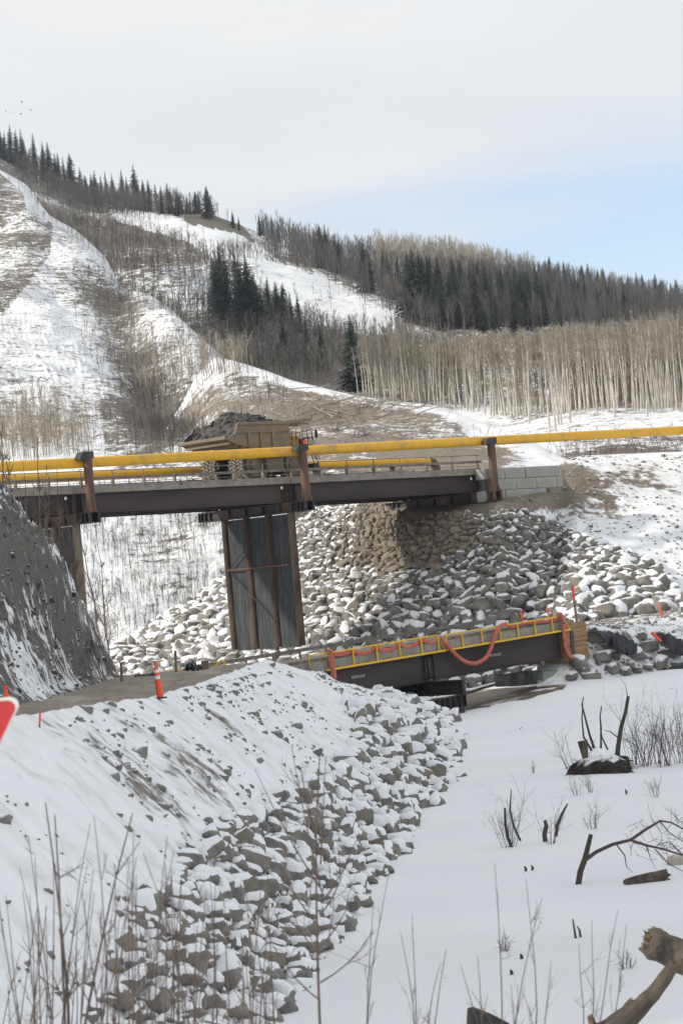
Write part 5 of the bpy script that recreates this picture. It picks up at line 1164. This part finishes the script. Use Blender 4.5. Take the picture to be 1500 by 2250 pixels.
def ice_stick(pts, rads, label, mt=None, cat='stick', name='stick', n=7, hull=False, yoff=0):
    b0 = IC(*pts[0]); Yd = b0[1]+yoff; P3 = np.array([U(x, y, Yd) for x, y in pts])-b0; P3[0, 2] -= .12; m = MB(); m.tube(P3, rads, n); o = m.build(name, mt or M_bark, label=label, cat=cat); o.location = b0; return o
ice_stick([(1198,1850),(1196,1835),(1200,1815),(1197,1803)], [.075, .08, .07, .05], 'short upright broken stump on the snow', name='stump', cat='stump')
ice_stick([(1220,1838),(1224,1815),(1234,1790),(1247,1766)], [.05, .055, .05, .02], 'dark broken branch stuck upright in the snow beside the stump')
ice_stick([(1126,1862),(1115,1840),(1110,1812),(1109,1776)], [.05, .05, .045, .035], 'dark upright stem inside the twiggy shrub')
ice_stick([(1146,1848),(1128,1815),(1120,1780),(1123,1735)], [.04, .035, .03, .015], 'curved dark stem inside the twiggy shrub')
ice_stick([(1268,1944),(1275,1915),(1285,1888),(1298,1834)], [.085, .085, .08, .06], 'straight broken pole leaning out of the snow in the right foreground', name='pole', cat='pole')
b0 = IC(1268, 1944); BR = empty('fallen_branch', b0, label='long grey branch with fine twigs reaching right from the leaning pole', cat='branch'); Yd = b0[1]
for pts, rd in ((((1288,1888),(1310,1872),(1345,1856),(1385,1846),(1420,1822),(1450,1804),(1475,1808),(1500,1822),(1530,1830)), (.06, .055, .05, .045, .04, .03, .025, .02, .015)), (((1388,1848),(1420,1858),(1455,1866),(1500,1880)), (.04, .035, .03, .02)), (((1355,1858),(1372,1880),(1376,1905),(1390,1918)), (.02, .018, .012, .006)), (((1420,1858),(1428,1885),(1440,1910)), (.015, .01, .005)), (((1450,1806),(1470,1830),(1500,1850)), (.02, .015, .01)), (((1440,1868),(1470,1900),(1500,1915)), (.02, .016, .01)), (((1500,1880),(1470,1850),(1440,1858)), (.02, .015, .01))):
    stem(BR, pts, rd, Yd, b0, 'branch', M_twig)
m = MB(); r = np.random.default_rng(88)
for k in range(46):
    p = U(r.uniform(1380, 1500), r.uniform(1790, 1890), Yd)-b0; limb(m, p, r.normal(size=3)+np.array([0, 0, .5]), r.uniform(.2, .7), .008, r, 1, 3, 3, .5)
m.build('twigs', M_twig, BR, kind='stuff')
# split log piece, birch log at the edge, small bits
def log_piece(px, py, ln, rad, ang, label, tilt=0., jag=.25, seed=0, name='log', mt=None, base=None, split=M_split):
    r = np.random.default_rng(seed); m = MB(); n = 14; v, f = [], []
    for i, x in enumerate(np.linspace(0, ln, 6)):
        for j in range(n):
            a = j*6.283/n; q = rad*(1+.10*math.sin(3*a+seed)+.06*r.normal()); xx = x+(jag*rad*2*r.random() if i == 5 else (-jag*rad*r.random() if i == 0 else 0)); v.append((xx, q*math.cos(a), q*math.sin(a)))
    f = [(i*n+j, i*n+(j+1) % n, (i+1)*n+(j+1) % n, (i+1)*n+j) for i in range(5) for j in range(n)]; m.add(v, f, 0)
    e0 = [(-.02, .0, 0)]+v[:n]; m.add(e0, [(0, 1+(j+1) % n, 1+j) for j in range(n)], 1); e1 = [(ln-.02+jag*rad*.4, 0, 0)]+v[5*n:]; m.add(e1, [(0, 1+j, 1+(j+1) % n) for j in range(n)], 1)
    o = m.build(name, [mt or M_log, split], label=label, cat='log'); o.location = (IC(px, py) if base is None else base); o.rotation_euler = (0, -tilt, ang); return o
log_piece(1378, 1944, 1.0, .16, .25, 'short split piece of log lying on the snow near the leaning pole', .12, .8, 3)
log_piece(1470, 1900, 1.4, .22, -.35, 'grey log end sticking in from the right edge', .1, .1, 4, mt=M_aspen)
for i, (px, py, lb) in enumerate(((1153,1915,'small dark stump poking from the snow, left of two'),(1168,1913,'small dark stump poking from the snow, right of two'),(1122,2143,'tiny brown stump on the snow in the right foreground'),(1374,1746,'tiny dark stub on the snow right below the root ball'),(1144,2108,'tiny upright stub on the snow beside the tuft of twigs'))):
    ice_stick([(px, py), (px+2, py-6), (px-1, py-11)], [.035, .04, .02], lb, name='stump', cat='stump')
for i, (pts, lb) in enumerate(((((1095,1600),(1105,1602),(1118,1608)), 'thin stick lying on the snow beyond the root ball'),(((1135,1604),(1146,1598)), 'small twig lying on the snow beyond the root ball'),(((1390,1532),(1430,1522),(1478,1512)), 'long thin stick lying on the snow near the far shore'),(((1265,2062),(1262,2045),(1258,2020)), 'dark forked stick standing in the right foreground snow'),(((1276,2060),(1273,2045),(1268,2036)), 'short thin stick beside the forked one'))):
    ice_stick(list(pts), np.linspace(.035, .015, len(pts)), lb)
m = MB(); P3 = np.array([U(x, y, 193) for x, y in ((880,1549),(930,1540),(990,1532))]); m.tube(P3-P3[0], .06, 5); o = m.build('pole', M_oldwood, label='thin pole lying on the ice below the low bridge', cat='pole'); o.location = P3[0]
m = MB(); P3 = np.array([U(x, y, 197.5) for x, y in ((1022,1525),(1060,1512),(1106,1500))]); m.tube(P3-P3[0], .09, 6); o = m.build('pole', M_oldwood, label='dark pole leaning to the blocks under the low bridge', cat='pole'); o.location = P3[0]
# broken trunks at the lower right corner
def fg_log(pts, rads, Yd, label, seed, jag_end=True, mt=None, n=20):
    r = np.random.default_rng(seed); P3 = np.array([U(x, y, Yd) for x, y in pts]); t = np.linspace(0, len(P3)-1, 12); P3 = np.stack([np.interp(t, np.arange(len(P3)), P3[:, i]) for i in range(3)], -1); R_ = np.interp(t, np.arange(len(rads)), rads)
    b0 = P3[0]; m = MB(); m.tube(P3-b0, R_*(1+.05*r.normal(size=12)), n, cap=False); v = m.v[0]; v += r.normal(size=v.shape)*R_.mean()*.035
    if jag_end:
        d = P3[-1]-P3[-2]; d /= np.linalg.norm(d); v[-n:] += d*R_[-1]*np.abs(r.normal(size=(n, 1)))*.35
        m.add(np.concatenate([[P3[-1]-b0-d*R_[-1]*.5], v[-n:]]), [(0, 1+j, 1+(j+1) % n) for j in range(n)], 1)
        for k in range(40):
            a = v[-n:][r.integers(n)]*.6+v[-n:][r.integers(n)]*.4; m.tube([a-d*.1, a+d*R_[-1]*r.uniform(.05, .4)], [R_[-1]*.10, .003], 4, m=int(r.random() < .6))
    o = m.build('broken_log', [mt or M_log, M_split], label=label, cat='log'); o.location = b0; return o
fg_log([(1560,2130),(1500,2105),(1450,2082),(1428,2068)], [.28, .27, .26, .25], 47, 'thick splintered log end entering from the lower right edge', 5)
fg_log([(1320,2290),(1380,2240),(1440,2180),(1482,2118)], [.20, .15, .115, .10], 45, 'bare slanting trunk crossing in front of the splintered log', 6, False, M_oldlog)
fg_log([(1300,2290),(1345,2262),(1375,2235),(1392,2206)], [.22, .2, .16, .10], 45.3, 'short splintered stub beside the slanting trunk', 7, True, M_oldlog)
fg_log([(1330,2330),(1310,2270),(1296,2236)], [.08, .07, .05], 45.2, 'small pale broken branch end at the bottom edge', 8, True, M_split)
b0 = U(1060, 2300, 44); m = MB(); P2 = np.array([U(x, y, d) for d in (44, 44.5) for x, y in ((1026,2215),(1040,2213),(1078,2228),(1120,2250),(1130,2300),(1022,2300))])-b0
m.add(P2, [(0, 1, 2, 3, 4, 5), (11, 10, 9, 8, 7, 6)]+[(i, i+6, (i+1) % 6+6, (i+1) % 6) for i in range(6)]); o = m.build('charred_stump', M_char, label='black charred stump at the bottom edge of the picture', cat='stump', bevel=.03); o.location = b0
# ------------------------------------------------------------------ tall bare stems in the near foreground
def fg_shrub(px, Yd, tops, label, seed, rad=.011, grp=None, side=1, twigs=4):
    r = np.random.default_rng(seed); b0 = U(px, 2250, Yd); b0[2] = fg_z(Yd)-.1; m = MB(); gpy = float(PR(b0)[1])
    for tx, ty in tops:
        t = np.linspace(0, 1, 7); bx = px+r.normal()*14; bend = r.normal()*18
        P3 = np.array([U(bx+(tx-bx)*q+bend*math.sin(q*3.14), gpy+(ty-gpy)*q, Yd+r.normal()*.0+.4*q*math.sin(seed)) for q in t]); P3 += r.normal(size=P3.shape)*.006*Yd/30; m.tube(P3-b0, np.linspace(rad, rad*.28, 7), 5, cap=False)
        for k in range(twigs):
            q = r.uniform(.35, .95); j = int(q*6); p = P3[j]-b0; d = P3[min(j+1, 6)]-P3[j]; d /= np.linalg.norm(d)+1e-9; limb(m, p, d+r.normal(size=3)*.45, (1-q*.6)*r.uniform(.25, .8), rad*.4, r, 1, 3, 4, .12, .06)
    o = m.build('bare_shrub', M_twig, label=label, cat='shrub', group=grp); o.location = b0; return o
r = np.random.default_rng(1234)
for i in range(18):
    px = -10+i*36+r.normal()*8; n = 4 if i < 12 else 3
    hi = np.interp(px, [0, 60, 180, 330, 480, 620], [1950, 1880, 1800, 1830, 1930, 1900])
    tops = [(px+r.normal()*45, hi+abs(r.normal())*130+(0 if k else -40)) for k in range(n)]
    fg_shrub(px, r.uniform(25, 34), tops, 'tall thin bare stems in the blurred thicket at the lower left', 1300+i, .012, 'stems of the lower left thicket')
fg_shrub(150, 27, [(120,1790),(100,1765),(290,1785)], 'dark bare shrub with the thickest stems at the lower left', 1330, .022, twigs=6)
sh = fg_shrub(705, 30, [(700,1660)], 'small bare tree with a dark stem in the middle foreground', 1340, .022, twigs=0)
m = MB(); r = np.random.default_rng(55); b0 = np.array(sh.location)
for (x, y), (x2, y2) in (((706,1960),(640,1640)),((704,1900),(715,1660)),((706,1985),(790,1830)),((704,2040),(600,1880)),((704,2010),(760,1900)),((702,1950),(560,1690)),((703,2080),(780,1960)),((704,2100),(640,2000)),((702,1870),(660,1690)),((703,2160),(820,2050)),((704,2200),(600,2080))):
    P3 = np.array([U(x+(x2-x)*q, y+(y2-y)*q+14*math.sin(q*3.1), 30) for q in np.linspace(0, 1, 5)]); m.tube(P3-b0, np.linspace(.010, .003, 5), 4, cap=False)
    for k in range(3): limb(m, P3[r.integers(1, 4)]-b0, (P3[4]-P3[0])/np.linalg.norm(P3[4]-P3[0])+r.normal(size=3)*.5, r.uniform(.2, .5), .005, r, 1, 3, 3, .2, .1)
m.build('branches', M_twig, sh)
for i, (px, tops, lb) in enumerate(((1100,[(1085,1900),(1050,2100),(1010,2120),(1120,2160)],'thin bare sapling with a straight stem in the right foreground'),(1155,[(1156,1930),(1210,2110),(1190,1975)],'thin forked sapling right of the straight one in the foreground'),(1284,[(1268,2075),(1355,2000),(1300,2020),(1375,2030)],'forked twiggy sapling above the bottom edge at the right'),(830,[(850,1930),(820,1980)],'faint thin stem right of the middle sapling'),(890,[(905,2010),(880,2050)],'faint pair of stems near the bottom middle'),(975,[(980,2090),(965,2120)],'faint low stem left of the black stump'),(1200,[(1150,2185),(1035,2180)],'low arching twig above the black stump'))):
    fg_shrub(px, 29+i*.4, tops, lb, 1350+i, .011)
# ------------------------------------------------------------------ air
m = MB(); m.b2(-700, 700, -65, 1800, -10, 330); hz = m.mesh('haze', [])
hm_, b_ = newmat('haze'); nt.nodes.clear(); pv = N('ShaderNodeVolumePrincipled'); pv.inputs['Color'].default_value = (.80, .88, 1, 1); pv.inputs['Density'].default_value = .00006; pv.inputs['Anisotropy'].default_value = .2
oo = N('ShaderNodeOutputMaterial'); nt.links.new(pv.outputs[0], oo.inputs['Volume']); hz.materials.append(hm_)
link('haze', hz, kind='stuff')
